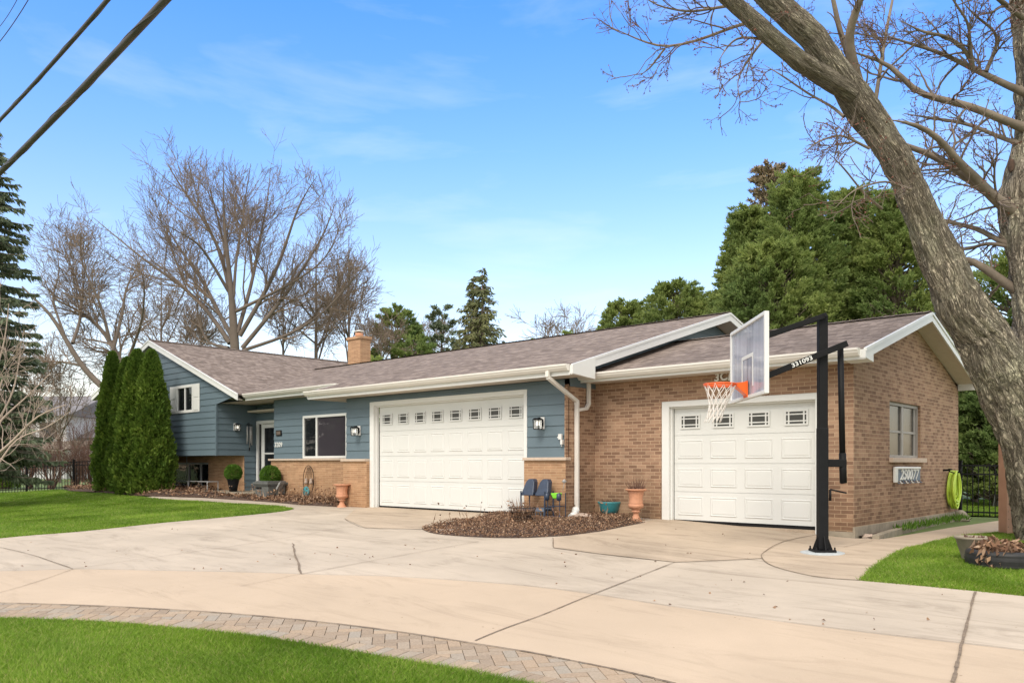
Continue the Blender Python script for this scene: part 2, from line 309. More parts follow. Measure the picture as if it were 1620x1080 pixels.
# ---------------------------------------------------------------- object helpers
def tag(o, label=None, cat=None, group=None, kind=None):
    if label: o['label'] = label
    if cat: o['category'] = cat
    if group: o['group'] = group
    if kind: o['kind'] = kind
    return o
def empty(name, loc=(0, 0, 0), label=None, cat=None, group=None, rz=0):
    o = bpy.data.objects.new(name, None); COL.objects.link(o); o.location = loc; o.rotation_euler = (0, 0, rz)
    o.empty_display_size = .2
    return tag(o, label, cat, group)
def copy_tree(o, parent=None):
    c = o.copy(); COL.objects.link(c); c.parent = parent
    for ch in list(o.children): copy_tree(ch, c)
    return c
def np_mesh(name, V, Fq=None, Ft=None, mat=None, smooth=False, uv=None):
    me = bpy.data.meshes.new(name)
    V = np.asarray(V, dtype=np.float32).reshape(-1, 3)
    loops = []; starts = []; tot = 0
    if Fq is not None and len(Fq):
        Fq = np.asarray(Fq, dtype=np.int32); loops.append(Fq.reshape(-1)); starts.append(np.arange(len(Fq))*4+tot); tot += Fq.size
    if Ft is not None and len(Ft):
        Ft = np.asarray(Ft, dtype=np.int32); loops.append(Ft.reshape(-1)); starts.append(np.arange(len(Ft))*3+tot); tot += Ft.size
    L = np.concatenate(loops); S = np.concatenate(starts)
    me.vertices.add(len(V)); me.vertices.foreach_set('co', V.reshape(-1))
    me.loops.add(len(L)); me.loops.foreach_set('vertex_index', L.astype(np.int32))
    me.polygons.add(len(S)); me.polygons.foreach_set('loop_start', S.astype(np.int32))
    me.update(calc_edges=True)
    if smooth: me.polygons.foreach_set('use_smooth', np.ones(len(S), dtype=bool))
    if uv is not None:
        ul = me.uv_layers.new(name='UVMap'); ul.data.foreach_set('uv', np.asarray(uv, dtype=np.float32)[L].reshape(-1))
    if mat: me.materials.append(mat)
    return me
def link(name, me, parent=None):
    o = bpy.data.objects.new(name, me); COL.objects.link(o); o.parent = parent; return o

class MB:
    """collects faces; build() links them as one mesh"""
    def __init__(s): s.v = []; s.f = []; s.m = []; s.uv = []; s.sm = []
    def face(s, pts, m=0, uv=None, smooth=False):
        b = len(s.v); s.v += [tuple(p) for p in pts]; s.f.append(tuple(range(b, b+len(pts)))); s.m.append(m); s.sm.append(smooth)
        if uv is None or isinstance(uv, str):
            a, c = Vector(pts[1])-Vector(pts[0]), Vector(pts[-1])-Vector(pts[0])
            n = a.cross(c)
            if uv == 'roofY': uv = [(p[0], p[1]*1.042) for p in pts]
            elif uv == 'roofX': uv = [(p[1], -p[0]*1.065) for p in pts]
            elif abs(n.z) > max(abs(n.x), abs(n.y)): uv = [(p[0], p[1]) for p in pts]
            elif abs(n.y) >= abs(n.x): uv = [(p[0], p[2]) for p in pts]
            else: uv = [(p[1], p[2]) for p in pts]
        s.uv.append(uv)
    def box(s, x0, x1, y0, y1, z0, z1, m=0, skip=''):
        x0, x1 = min(x0, x1), max(x0, x1); y0, y1 = min(y0, y1), max(y0, y1); z0, z1 = min(z0, z1), max(z0, z1)
        P = lambda i, j, k: ((x0, x1)[i], (y0, y1)[j], (z0, z1)[k])
        if 'b' not in skip: s.face([P(0,0,0), P(0,1,0), P(1,1,0), P(1,0,0)], m)
        if 't' not in skip: s.face([P(0,0,1), P(1,0,1), P(1,1,1), P(0,1,1)], m)
        s.face([P(0,0,0), P(1,0,0), P(1,0,1), P(0,0,1)], m); s.face([P(1,1,0), P(0,1,0), P(0,1,1), P(1,1,1)], m)
        s.face([P(0,1,0), P(0,0,0), P(0,0,1), P(0,1,1)], m); s.face([P(1,0,0), P(1,1,0), P(1,1,1), P(1,0,1)], m)
    def prism(s, poly, axis, a, b, m=0):
        """poly: 2D points; extruded along axis from a to b"""
        def P(p, h): return {'x': (h, p[0], p[1]), 'y': (p[0], h, p[1]), 'z': (p[0], p[1], h)}[axis]
        n = len(poly)
        s.face([P(p, a) for p in poly], m); s.face([P(p, b) for p in reversed(poly)], m)
        for i in range(n):
            p, q = poly[i], poly[(i+1) % n]; s.face([P(q, a), P(p, a), P(p, b), P(q, b)], m)
    def bar(s, p, q, w, h=None, m=0, up=(0, 0, 1)):
        h = h or w; p, q = Vector(p), Vector(q); d = (q-p).normalized(); u = Vector(up)
        if abs(d.dot(u)) > .98: u = Vector((0, 1, 0))
        a = d.cross(u).normalized()*w/2; c = a.cross(d).normalized()*h/2
        r = [[e+a+c, e-a+c, e-a-c, e+a-c] for e in (p, q)]
        s.face(r[0], m); s.face(list(reversed(r[1])), m)
        for i in range(4): j = (i+1) % 4; s.face([r[0][j], r[0][i], r[1][i], r[1][j]], m)
    def tube(s, pts, rad, n=8, m=0, cap=True):
        pts = [Vector(p) for p in pts]; k = len(pts)
        if not hasattr(rad, '__len__'): rad = [rad]*k
        base = len(s.v); prev = None
        for i, p in enumerate(pts):
            d = (pts[min(i+1, k-1)]-pts[max(i-1, 0)]).normalized()
            u = prev if prev is not None else (Vector((0, 0, 1)) if abs(d.z) < .9 else Vector((1, 0, 0)))
            a = (u-d*u.dot(d)).normalized(); prev = a; b = d.cross(a)
            for j in range(n):
                t = 2*math.pi*j/n; s.v.append(tuple(p+(a*math.cos(t)+b*math.sin(t))*rad[i]))
        L = 0
        for i in range(k-1):
            seg = (pts[i+1]-pts[i]).length
            for j in range(n):
                j2 = (j+1) % n
                s.f.append((base+i*n+j, base+i*n+j2, base+(i+1)*n+j2, base+(i+1)*n+j)); s.m.append(m); s.sm.append(True)
                s.uv.append([(j/n, L), ((j+1)/n, L), ((j+1)/n, L+seg), (j/n, L+seg)])
            L += seg
        if cap:
            for i in (0, k-1):
                idx = [base+i*n+j for j in range(n)]
                if i == 0: idx = idx[::-1]
                s.f.append(tuple(idx)); s.m.append(m); s.sm.append(False); s.uv.append([(0, 0)]*n)
    def lathe(s, prof, c=(0, 0, 0), n=24, m=0, flute=0):
        base = len(s.v); k = len(prof)
        for r, z in prof:
            for j in range(n):
                t = 2*math.pi*j/n; rr = r*(1+(flute*(math.cos(t*12)) if flute else 0)); s.v.append((c[0]+rr*math.cos(t), c[1]+rr*math.sin(t), c[2]+z))
        for i in range(k-1):
            for j in range(n):
                j2 = (j+1) % n
                s.f.append((base+i*n+j, base+i*n+j2, base+(i+1)*n+j2, base+(i+1)*n+j)); s.m.append(m); s.sm.append(True); s.uv.append([(0, 0)]*4)
        for i in (0, k-1):
            if prof[i][0] > 1e-4:
                idx = [base+i*n+j for j in range(n)]
                if i == 0: idx = idx[::-1]
                s.f.append(tuple(idx)); s.m.append(m); s.sm.append(False); s.uv.append([(0, 0)]*n)
    def build(s, name, mats, parent=None, bevel=0, origin=None):
        if not isinstance(mats, (list, tuple)): mats = [mats]
        me = bpy.data.meshes.new(name)
        vv = s.v if origin is None else [(a-origin[0], b-origin[1], c-origin[2]) for a, b, c in s.v]
        me.from_pydata(vv, [], s.f)
        for mm in mats: me.materials.append(mm)
        me.polygons.foreach_set('material_index', s.m); me.polygons.foreach_set('use_smooth', s.sm)
        ul = me.uv_layers.new(name='UVMap'); flat = [c for f in s.uv for p in f for c in p[:2]]
        ul.data.foreach_set('uv', flat); me.update()
        o = link(name, me, parent)
        if origin is not None: o.location = origin
        if bevel:
            b = o.modifiers.new('bevel', 'BEVEL'); b.width = bevel; b.segments = 2; b.limit_method = 'ANGLE'
            w = o.modifiers.new('weld', 'WELD'); w.merge_threshold = .0001
            o.modifiers.move(1, 0)
        return o

# leaf soup: many small diamond faces
def leaves(P, D, L, W, fold=.25, rng=RNG):
    """P base points, D unit directions, L lengths, W widths -> V, Fq"""
    n = len(P); ref = rng.normal(size=(n, 3)); A = np.cross(D, ref); A /= np.linalg.norm(A, axis=1)[:, None]+1e-9
    B = np.cross(A, D)
    L = np.asarray(L).reshape(-1, 1)*np.ones((n, 1)); W = np.asarray(W).reshape(-1, 1)*np.ones((n, 1))
    v0 = P; v1 = P+D*L*.5+A*W*.5+B*W*fold; v2 = P+D*L; v3 = P+D*L*.5-A*W*.5+B*W*fold
    V = np.stack([v0, v1, v2, v3], 1).reshape(-1, 3); Fq = np.arange(n*4).reshape(-1, 4)
    return V, Fq
def unit(a): return a/(np.linalg.norm(a, axis=-1, keepdims=True)+1e-9)

# bare branches: level by level, all children of a level at once
def tubes(P, Rr, n):
    """P (N,k,3), Rr (N,k) -> V, Fq, UV"""
    Nn, k, _ = P.shape
    T = np.empty_like(P); T[:, 1:-1] = P[:, 2:]-P[:, :-2]; T[:, 0] = P[:, 1]-P[:, 0]; T[:, -1] = P[:, -1]-P[:, -2]; T = unit(T)
    m = unit(P[:, -1]-P[:, 0]); ref = np.where(np.abs(m[:, 2:3]) < .8, np.array([[0, 0, 1.]]), np.array([[1., 0, 0]]))[:, None, :]
    A = unit(np.cross(T, np.broadcast_to(ref, T.shape))); B = np.cross(T, A)
    th = np.arange(n)*2*np.pi/n
    V = P[:, :, None, :]+Rr[:, :, None, None]*(A[:, :, None, :]*np.cos(th)[None, None, :, None]+B[:, :, None, :]*np.sin(th)[None, None, :, None])
    idx = np.arange(Nn*k*n).reshape(Nn, k, n); nx = np.roll(idx, -1, axis=2)
    Fq = np.stack([idx[:, :-1], nx[:, :-1], nx[:, 1:], idx[:, 1:]], -1).reshape(-1, 4)
    return V.reshape(-1, 3), Fq
def spawn(P, Rr, count, tmin, tmax, ang, angv, length, lenv, rr, k, wig, up, rng, taper=.25, lenpar=True, minlen=0):
    Nn, K, _ = P.shape
    segl = np.linalg.norm(np.diff(P, axis=1), axis=2).sum(1)
    pr = segl/segl.sum(); par = rng.choice(Nn, size=count, p=pr)
    t = rng.uniform(tmin, tmax, count)*(K-1); i = np.minimum(t.astype(int), K-2); f = (t-i)[:, None]
    p0 = P[par, i]*(1-f)+P[par, i+1]*f; d = unit(P[par, i+1]-P[par, i]); r0 = Rr[par, i]*(1-f[:, 0])+Rr[par, i+1]*f[:, 0]
    a = R(1)*(ang+angv*rng.normal(size=count)); ref = unit(np.cross(d, rng.normal(size=(count, 3))))
    dd = unit(d*np.cos(a)[:, None]+ref*np.sin(a)[:, None])
    Lh = length*(1+lenv*rng.uniform(-1, 1, count))
    if lenpar: Lh = Lh*segl[par]*(1.15-.75*t/(K-1))
    Lh = np.maximum(Lh, minlen)
    Q = np.empty((count, k, 3)); Q[:, 0] = p0; st = (Lh/(k-1))[:, None]
    for j in range(1, k):
        dd = unit(dd+rng.normal(size=(count, 3))*wig+np.array([0, 0, up])); Q[:, j] = Q[:, j-1]+dd*st
    rb = r0*rr; RR = rb[:, None]*np.linspace(1, taper, k)[None, :]
    return Q, RR
def poly_resample(pts, rads, k):
    pts = np.array(pts, float); rads = np.array(rads, float)
    s = np.r_[0, np.cumsum(np.linalg.norm(np.diff(pts, axis=0), axis=1))]
    # smooth by catmull-rom like cubic via dense interpolation
    q = np.linspace(0, s[-1], k); out = np.stack([np.interp(q, s, pts[:, i]) for i in range(3)], 1)
    for _ in range(2): out[1:-1] = .25*out[:-2]+.5*out[1:-1]+.25*out[2:]
    return out, np.interp(q, s, rads)
def join_vf(parts):
    Vs, Fs, off = [], [], 0
    for V, Fq in parts: Vs.append(V); Fs.append(Fq+off); off += len(V)
    return np.concatenate(Vs), np.concatenate(Fs)
def pip(poly, x, y):
    x = np.asarray(x); y = np.asarray(y); ins = np.zeros(x.shape, bool); n = len(poly)
    for i in range(n):
        x0, y0 = poly[i]; x1, y1 = poly[(i+1) % n]
        c = ((y0 > y) != (y1 > y)) & (x < (x1-x0)*(y-y0)/((y1-y0) if y1 != y0 else 1e-12)+x0); ins ^= c
    return ins
def Gv(x, y):
    def ss(a, b, v): t = np.clip((v-a)/(b-a), 0, 1); return t*t*(3-2*t)
    z = -.48+.037*np.clip(y, -8, 13.5); z = z-.16*ss(-9.5, -4.2, x)
    return z+.14*ss(-21, -27, x)*ss(8.5, 12.5, y)*(1-ss(-33, -38, x))
def sheet(name, poly, dz, mat, step=.5, parent=None, zf=None):
    """a ground-hugging sheet with the outline poly (world xy)"""
    xs = [p[0] for p in poly]; ys = [p[1] for p in poly]
    gx, gy = np.meshgrid(np.arange(min(xs), max(xs), step), np.arange(min(ys), max(ys), step)); gx = gx.ravel(); gy = gy.ravel()
    k = pip(poly, gx, gy); pts = [Vector(p) for p in poly]+[Vector((a, b)) for a, b in zip(gx[k], gy[k])]
    n = len(poly); edges = [(i, (i+1) % n) for i in range(n)]
    vo, eo, fo, *_ = delaunay_2d_cdt(pts, edges, [list(range(n))], 1, 1e-4)
    V = [(p.x, p.y, (G(p.x, p.y)+dz) if zf is None else zf(p.x, p.y)) for p in vo]
    me = bpy.data.meshes.new(name); me.from_pydata(V, [], [tuple(f) for f in fo if len(f) > 2]); me.materials.append(mat)
    me.update()
    if sum(p.normal.z for p in me.polygons) < 0: me.flip_normals()
    return link(name, me, parent)
def gpoly(pix): return [PG(u, v) for u, v in pix]
def smooth_line(pts, k=8):
    """Catmull-Rom through 2D points"""
    out = []; n = len(pts)
    for i in range(n-1):
        p0, p1, p2, p3 = pts[max(i-1, 0)], pts[i], pts[i+1], pts[min(i+2, n-1)]
        for j in range(k):
            t = j/k
            out.append(tuple(.5*((2*p1[a])+(-p0[a]+p2[a])*t+(2*p0[a]-5*p1[a]+4*p2[a]-p3[a])*t*t+(-p0[a]+3*p1[a]-3*p2[a]+p3[a])*t**3) for a in range(2)))
    out.append(tuple(pts[-1])); return out

# ================================================================ GROUND
def drop(p, dz=0): return (p[0], p[1], G(p[0], p[1])+dz)
near_outer = smooth_line(gpoly([(-500, 966), (-300, 970), (-120, 975), (0, 981), (200, 989), (400, 1010), (600, 1041), (700, 1059), (800, 1079), (900, 1104), (1010, 1137), (1120, 1180), (1230, 1240)]), 6)
near_inner = smooth_line(gpoly([(-500, 948), (-300, 950), (-120, 953), (0, 958), (200, 965), (400, 978), (600, 1000), (800, 1031), (900, 1050), (1000, 1071), (1100, 1097), (1200, 1130), (1330, 1190)]), 6)
slab_line = smooth_line(gpoly([(-500, 905), (-250, 905), (0, 906), (116, 903), (235, 905), (475, 911), (620, 915), (800, 927), (937, 943), (1154, 976), (1372, 1005), (1620, 1034), (1900, 1072)]), 5)
lawn_left_edge = smooth_line(gpoly([(-500, 922), (-250, 884), (0, 853), (130, 842), (250, 829), (350, 820), (440, 811), (466, 806)]), 5)
walk_front = smooth_line(gpoly([(466, 806), (440, 802), (400, 799), (330, 795), (270, 791), (225, 788)]), 3)
right_lawn_top = smooth_line(gpoly([(1360, 921), (1372, 908), (1389, 894), (1410, 881), (1433, 871), (1470, 861), (1518, 851), (1575, 845), (1640, 842), (1800, 840)]), 4)
right_lawn_low = smooth_line(gpoly([(1360, 921), (1450, 929), (1543, 938), (1620, 946), (1760, 962), (2000, 992)]), 4)

gm = 0
# soil and far ground: one sheet to the horizon
def ground_sheet():
    xs = np.r_[-1400, -700, -350, -180, -110, -75, np.arange(-60, 21, 1.0), 30, 45, 75, 150, 400, 1200]
    ys = np.r_[-500, -200, -80, -40, -20, np.arange(-10, 31, 1.0), 36, 45, 60, 80, 110, 160, 260, 500, 1500]
    X, Y = np.meshgrid(xs, ys); Z = Gv(X, Y)-.02
    V = np.stack([X, Y, Z], -1).reshape(-1, 3); ny, nx = X.shape; i = np.arange(nx*ny).reshape(ny, nx)
    F = np.stack([i[:-1, :-1], i[:-1, 1:], i[1:, 1:], i[1:, :-1]], -1).reshape(-1, 4)
    return V, F
V, F = ground_sheet()
M['turf'] = plain('far_turf', (.115, .165, .045), .95, var=.25, scale=.35, bmp=.3, bscale=20)
tag(link('ground', np_mesh('ground', V, F, mat=M['turf'], smooth=True)), kind='structure')
M['turf2'] = plain('near_turf', (.045, .12, .012), .95, var=.3, scale=1.2, bmp=.6, bscale=40)

# driveway: old grey slab, newer sandy slab, walk
drive = near_inner+[PG(1900, 1500), PG(2300, 1120)]+list(reversed(slab_line))
tag(sheet('driveway_sandy_slab', drive, .026, M['concrete2'], .6), kind='structure')
old = slab_line+[PG(2000, 992)]+list(reversed(right_lawn_low))[1:]
old += smooth_line(gpoly([(1360, 921), (1290, 915), (1225, 899), (1206, 886), (1209, 876), (1240, 859), (1296, 847)]), 3)[1:]
old += [(-5.1, 13.75), (-8.3, 13.75), (-8.9, 13.44), (-9.3, 12.6), (-11.0, 12.9), (-16.2, 12.9), (-16.6, 12.49), (-17.35, 12.45)]
old += gpoly([(532, 803), (476, 799), (400, 793), (330, 788.5), (240, 786)])+list(reversed(walk_front))+list(reversed(lawn_left_edge))[1:]
tag(sheet('driveway', old, .024, M['concrete'], .6), kind='structure')
walk = smooth_line(gpoly([(1360, 921), (1290, 915), (1225, 899), (1206, 886), (1209, 876), (1240, 859), (1296, 847)]), 3)+[(-5.05, 13.4), (-4.72, 13.4), (-4.36, 13.6), (-4.2, 17.0), (-4.0, 19.5), (-3.5, 24.0), (-1.4, 24.0), (-1.6, 17.5)]+[p for p in reversed(right_lawn_top) if p[0] < -1.9]
tag(sheet('side_walk', walk, .027, M['concrete3'], .5), kind='structure')
apron = gpoly([(875, 853), (876, 869), (951, 879), (1068, 892), (1205, 886), (1209, 876), (1240, 859), (1293, 847)])+[(-5.44, 13.72), (-8.15, 13.72), (-8.5, 13.42)]+gpoly([(1018, 829), (950, 843)])
tag(sheet('garage_apron', apron, .030, M['concrete3'], .5), kind='structure')
apron2 = gpoly([(545, 822), (578, 837), (665, 839), (740, 826), (800, 813)])+[(-11.2, 12.85), (-16.05, 12.85), (-16.6, 12.48)]+gpoly([(583, 804), (560, 808)])
tag(sheet('wide_garage_apron', apron2, .030, M['concrete3'], .5), kind='structure')
# expansion joints and cracks
def joint(mb, pix, w=.016, dz=.0335, jit=.0, k=6, world_pts=None):
    pts = world_pts or smooth_line(gpoly(pix), k)
    pts = [Vector((p[0]+random.uniform(-jit, jit), p[1]+random.uniform(-jit, jit))) for p in pts]
    for a, b in zip(pts[:-1], pts[1:]):
        d = (b-a); 
        if d.length < 1e-4: continue
        n = Vector((-d.y, d.x)).normalized()*w*.38*random.uniform(.7, 1.3); e = d.normalized()*.004
        q = [a-n-e, b-n+e, b+n+e, a+n-e]
        mb.face([(p.x, p.y, G(p.x, p.y)+dz) for p in q])
jm = MB()
joint(jm, [(875, 853), (876, 869)], .02, jit=.006)
joint(jm, [(876, 869), (951, 879), (1068, 892)], .012)
joint(jm, [(1068, 892), (1130, 891), (1205, 886)], .012)
joint(jm, [(1360, 921), (1290, 915), (1225, 899), (1206, 886), (1209, 876), (1240, 859), (1292, 848)], .016)
joint(jm, [(1068, 892), (937, 944), (860, 976), (800, 998), (752, 1018)], .018)
joint(jm, None, .012, world_pts=slab_line)
joint(jm, [(1543, 940), (1530, 990), (1519, 1035), (1508, 1085)], .03, jit=.004)
joint(jm, [(463, 862), (468, 884), (477, 911)], .03, jit=.012)
joint(jm, [(477, 911), (620, 884), (757, 859)], .013)
joint(jm, [(380, 931), (477, 911)], .008)
joint(jm, [(0, 868), (50, 880), (116, 903)], .016, jit=.006)
joint(jm, [(0, 941), (60, 923), (116, 903)], .010)
joint(jm, [(116, 903), (230, 886), (345, 870), (470, 850), (545, 836)], .012, jit=.004)
joint(jm, [(545, 822), (578, 837), (665, 839)], .014, jit=.01)
joint(jm, [(690, 862), (757, 860)], .006)
joint(jm, [(1335, 868), (1380, 858)], .012)
joint(jm, None, .03, dz=.036, world_pts=near_inner)
jo = jm.build('driveway_joints', M['joint']); tag(jo, kind='structure')

# ---- herringbone paver band
def paver_band():
    inner = [Vector(p) for p in near_inner]; outer = [Vector(p) for p in near_outer]
    poly = [tuple(p) for p in inner]+[tuple(p) for p in reversed(outer)]
    tag(sheet('paver_bed', poly, .012, M['joint'], .6), kind='structure')
    c, s = math.cos(R(YAW+8)), math.sin(R(YAW+8)); W = .105; Lb = .21; g = .0022
    xs = [p[0] for p in poly]; ys = [p[1] for p in poly]; cx, cy = sum(xs)/len(xs), sum(ys)/len(ys)
    V, Fq, off = [], [], 0
    def clip(quad, line, side):
        # keep the part of quad on the band side of the nearest stretch of line
        m = Vector((sum(p.x for p in quad)/len(quad), sum(p.y for p in quad)/len(quad)))
        j = min(range(len(line)-1), key=lambda i: (line[i]+line[i+1]-2*m).length_squared)
        a, b = line[j], line[j+1]; n = Vector((-(b-a).y, (b-a).x)).normalized()*side
        out = []
        for i in range(len(quad)):
            p, q = quad[i], quad[(i+1) % len(quad)]; dp, dq = (p-a).dot(n), (q-a).dot(n)
            if dp >= 0: out.append(p)
            if dp*dq < 0: out.append(p+(q-p)*(dp/(dp-dq)))
        return out
    mb = MB()
    # which side is the band? outer lies to the right/near side of inner
    mid = inner[len(inner)//2]; o2 = min(outer, key=lambda p: (p-mid).length); d = inner[len(inner)//2+1]-mid
    sd_in = 1 if Vector((-d.y, d.x)).dot(o2-mid) > 0 else -1
    # soldier course: 0.2 m bricks side by side along the lawn edge
    edge2 = []
    for i in range(len(outer)):
        a, b = outer[max(i-1, 0)], outer[min(i+1, len(outer)-1)]; n = Vector((-(b-a).y, (b-a).x)).normalized()*(-sd_in)
        edge2.append(outer[i]+n*.21)
    acc = 0
    for i in range(len(outer)-1):
        L = (outer[i+1]-outer[i]).length; k = max(1, round(L/.11))
        for j in range(k):
            f0, f1 = (j+.02)/k, (j+.98)/k
            q = [outer[i].lerp(outer[i+1], f0), outer[i].lerp(outer[i+1], f1), edge2[i].lerp(edge2[i+1], f1), edge2[i].lerp(edge2[i+1], f0)]
            if (q[1]-q[0]).cross(q[2]-q[1]) < 0: q = q[::-1]
            addbrick(mb, q)
    N_ = 90
    for i in range(-N_*2, N_*2):
        for j in range(-N_, N_):
            # herringbone unit: steps (W,W) diagonal, (2W... ) pattern
            for o in (0, 1):
                bx = (i*W)+j*2*W*1.0; by = (i*W)-j*2*W*1.0
                if o == 0: q = [(bx, by), (bx+Lb, by), (bx+Lb, by+W), (bx, by+W)]
                else: q = [(bx, by+W), (bx+W, by+W), (bx+W, by+W+Lb), (bx, by+W+Lb)]
                mx, my = sum(p[0] for p in q)/4, sum(p[1] for p in q)/4
                wx, wy = cx+c*mx-s*my, cy+s*mx+c*my
                if wx < -16 or wx > 3: continue
                q = [(mx+(p[0]-mx)*(1-g*2/abs(Lb if (o == 0) else W)), my+(p[1]-my)*(1-g*2/abs(W if (o == 0) else Lb))) for p in q]
                q = [Vector((cx+c*p[0]-s*p[1], cy+s*p[0]+c*p[1])) for p in q]
                allq.append((wx, wy, q))
    w = np.array([(a, b) for a, b, _ in allq]); ip = np.array([tuple(p) for p in inner]); op = np.array([tuple(p) for p in edge2])
    ins = pip([tuple(p) for p in inner]+[tuple(p) for p in reversed(edge2)], w[:, 0], w[:, 1])
    nearb = np.zeros(len(w), bool)
    for ch in range(0, len(w), 4000):
        ww = w[ch:ch+4000]
        for L in (ip, op):
            LL = np.concatenate([L[:-1]+(L[1:]-L[:-1])*f for f in (0, .25, .5, .75)])
            nearb[ch:ch+4000] |= (((ww[:, None]-LL[None])**2).sum(2).min(1) < .12**2)
    for kx, (a, b, q) in enumerate(allq):
        if not (ins[kx] or nearb[kx]): continue
        if nearb[kx]:
            q = clip(q, inner, sd_in)
            if len(q) < 3: continue
            q = clip(q, edge2, -sd_in)
            if len(q) < 3: continue
        addbrick(mb, q)
    return mb
allq = []
def addbrick(mb, q):
    t = random.uniform(-.0015, .0015)
    z = [G(p.x, p.y)+.030+t for p in q]
    cxx, cyy = sum(p.x for p in q)/len(q), sum(p.y for p in q)/len(q)
    top = [(cxx+(p.x-cxx)*.985, cyy+(p.y-cyy)*.985, zz) for p, zz in zip(q, z)]; bot = [(p.x, p.y, zz-.014) for p, zz in zip(q, z)]
    b = len(mb.v); n = len(q); mb.v += top+bot
    mb.f.append(tuple(range(b, b+n))); mb.m.append(0); mb.sm.append(False); mb.uv.append([(0, 0)]*n)
    for i in range(n):
        j = (i+1) % n; mb.f.append((b+n+i, b+n+j, b+j, b+i)); mb.m.append(0); mb.sm.append(False); mb.uv.append([(0, 0)]*4)
M['paver'] = island('concrete_pavers', [(.34, .26, .19), (.39, .295, .21), (.30, .235, .175), (.36, .285, .215), (.33, .29, .24), (.41, .315, .225)], .85, noise_scale=60, noise_cols=((.85, .85, .85), (1.08, 1.08, 1.08)))
tag(paver_band().build('paver_band', M['paver']), kind='structure')

# ================================================================ HOUSE
house = empty('split_level_house', (-14, 13, 0), 'blue sided and brown brick split level house with two white garage doors', 'house')
hp = house.location.copy()
def part(mb, name, mats, parent=None, bevel=0, label=None):
    o = mb.build(name, mats, parent or house, bevel)
    if parent is None: o.location = -hp
    if label: o['label'] = label
    return o
def course_wall(mb, face, p, lo, hi, z0, z1, holes=(), exp=None, out=(.024, .006), clip=None, m=0):
    """face 'Y': wall facing -Y at y=p; 'X': wall facing +X at x=p. exp=None -> one flat sheet"""
    zs = [z0]
    if exp:
        while zs[-1]+exp < z1-.02: zs.append(zs[-1]+exp)
    zs.append(z1)
    def pt(h, z, o): return (h, p-o, z) if face == 'Y' else (p+o, h, z)
    for a, b in zip(zs[:-1], zs[1:]):
        cut = sorted({a, b}|{z for h in holes for z in (h[2], h[3]) if a < z < b})
        for c, d in zip(cut[:-1], cut[1:]):
            oc = out[0]+(out[1]-out[0])*(c-a)/(b-a) if exp else 0; od = out[0]+(out[1]-out[0])*(d-a)/(b-a) if exp else 0
            mid = (c+d)/2; iv = [(lo, hi)]
            for h in holes:
                if h[2] <= mid <= h[3]:
                    nv = []
                    for l, r in iv:
                        if h[0] > l: nv.append((l, min(r, h[0])))
                        if h[1] < r: nv.append((max(l, h[1]), r))
                    iv = [x for x in nv if x[1]-x[0] > .005]
            for l, r in iv:
                lc = ld = l; rc = rd = r
                if clip:
                    cl0, cr0 = clip(c+1e-4); cl1, cr1 = clip(d-1e-4); lc, rc, ld, rd = max(l, cl0), min(r, cr0), max(l, cl1), min(r, cr1)
                    if rc-lc < .01 and rd-ld < .01: continue
                    if rd < ld: rd = ld = (rd+ld)/2
                q = [pt(lc, c, oc), pt(rc, c, oc), pt(rd, d, od), pt(ld, d, od)]
                mb.face(q if face == 'Y' or face == 'X' else q[::-1], m)
                if exp and c == a: mb.face([pt(lc, c, 0), pt(rc, c, 0), pt(rc, c, oc), pt(lc, c, oc)], m)
def reveal(mb, face, p, h, depth, m=0):
    a, b, c, d = h
    def pt(x, z, o): return (x, p+o, z) if face == 'Y' else (p-o, x, z)
    for q in ([(a, c), (a, d)], [(b, d), (b, c)], [(a, d), (b, d)], [(b, c), (a, c)]):
        (x0, z0), (x1, z1) = q
        mb.face([pt(x0, z0, 0), pt(x1, z1, 0), pt(x1, z1, depth), pt(x0, z0, depth)], m)

YG, YS, XC, XR, YB = 12.6, 13.45, -9.96, -4.77, 19.8
XGL, YM, XML = -17.25, 13.6, -22.34
XW, YA, YBR, YC = -24.75, 12.96, 13.94, 14.4
XWL = -33.9
MS = .292; EZ = 2.97; EY = 12.05; RY = 18.32; RZ = EZ+MS*(RY-EY)       # main roof
LEY = 13.05; LEZ = EZ+MS*(LEY-EY)
WRX, WRZ, WEX = -29.35, 5.56, -23.1; WS = (WRZ-LEZ)/(WEX-WRX); WLX, WLZ = -34.6, 3.85; WSL = (WRZ-WLZ)/(WRX-WLX)
SEY, SEZ, SRY, SRX = 12.95, 2.88, 16.5, -4.44; SRZ = 3.92; SS = (SRZ-SEZ)/(SRY-SEY); SBY = 2*SRY-SEY

# --- brick walls of the single garage
w = MB()
dh = (-8.38, -5.24, -.3, 2.28)
course_wall(w, 'Y', YS, XC, XR, -.3, SEZ-.02, holes=[dh]); reveal(w, 'Y', YS, dh, .12)
wx0, wx1, wz0, wz1 = 15.22, 17.05, 1.20, 2.215
wh = (wx0, wx1, wz0, wz1)
course_wall(w, 'X', XR, YS, YB, -.3, SEZ-.16, holes=[wh]); reveal(w, 'X', XR, wh, .10)
zt = SEZ-.16
w.face([(XR, YS, zt), (XR, YB, zt), (XR, YB, zt+.01), (XR, SRY+.1, SRZ-.09), (XR, YS, SEZ-.02+(YS-SEY)*SS-.1)])
w.face([(XR, YB, -.3), (XC, YB, -.3), (XC, YB, SEZ), (XR, YB, SEZ)])
part(w, 'brick_wall', M['brick'], label='brown brick wall of the single garage')
f = MB()
f.box(XR, XR+.035, YS-.035, YB, -.35, .06); f.box(-5.24, XR-.001, YS-.033, YS-.001, -.35, -.02)
part(f, 'foundation', M['found'])
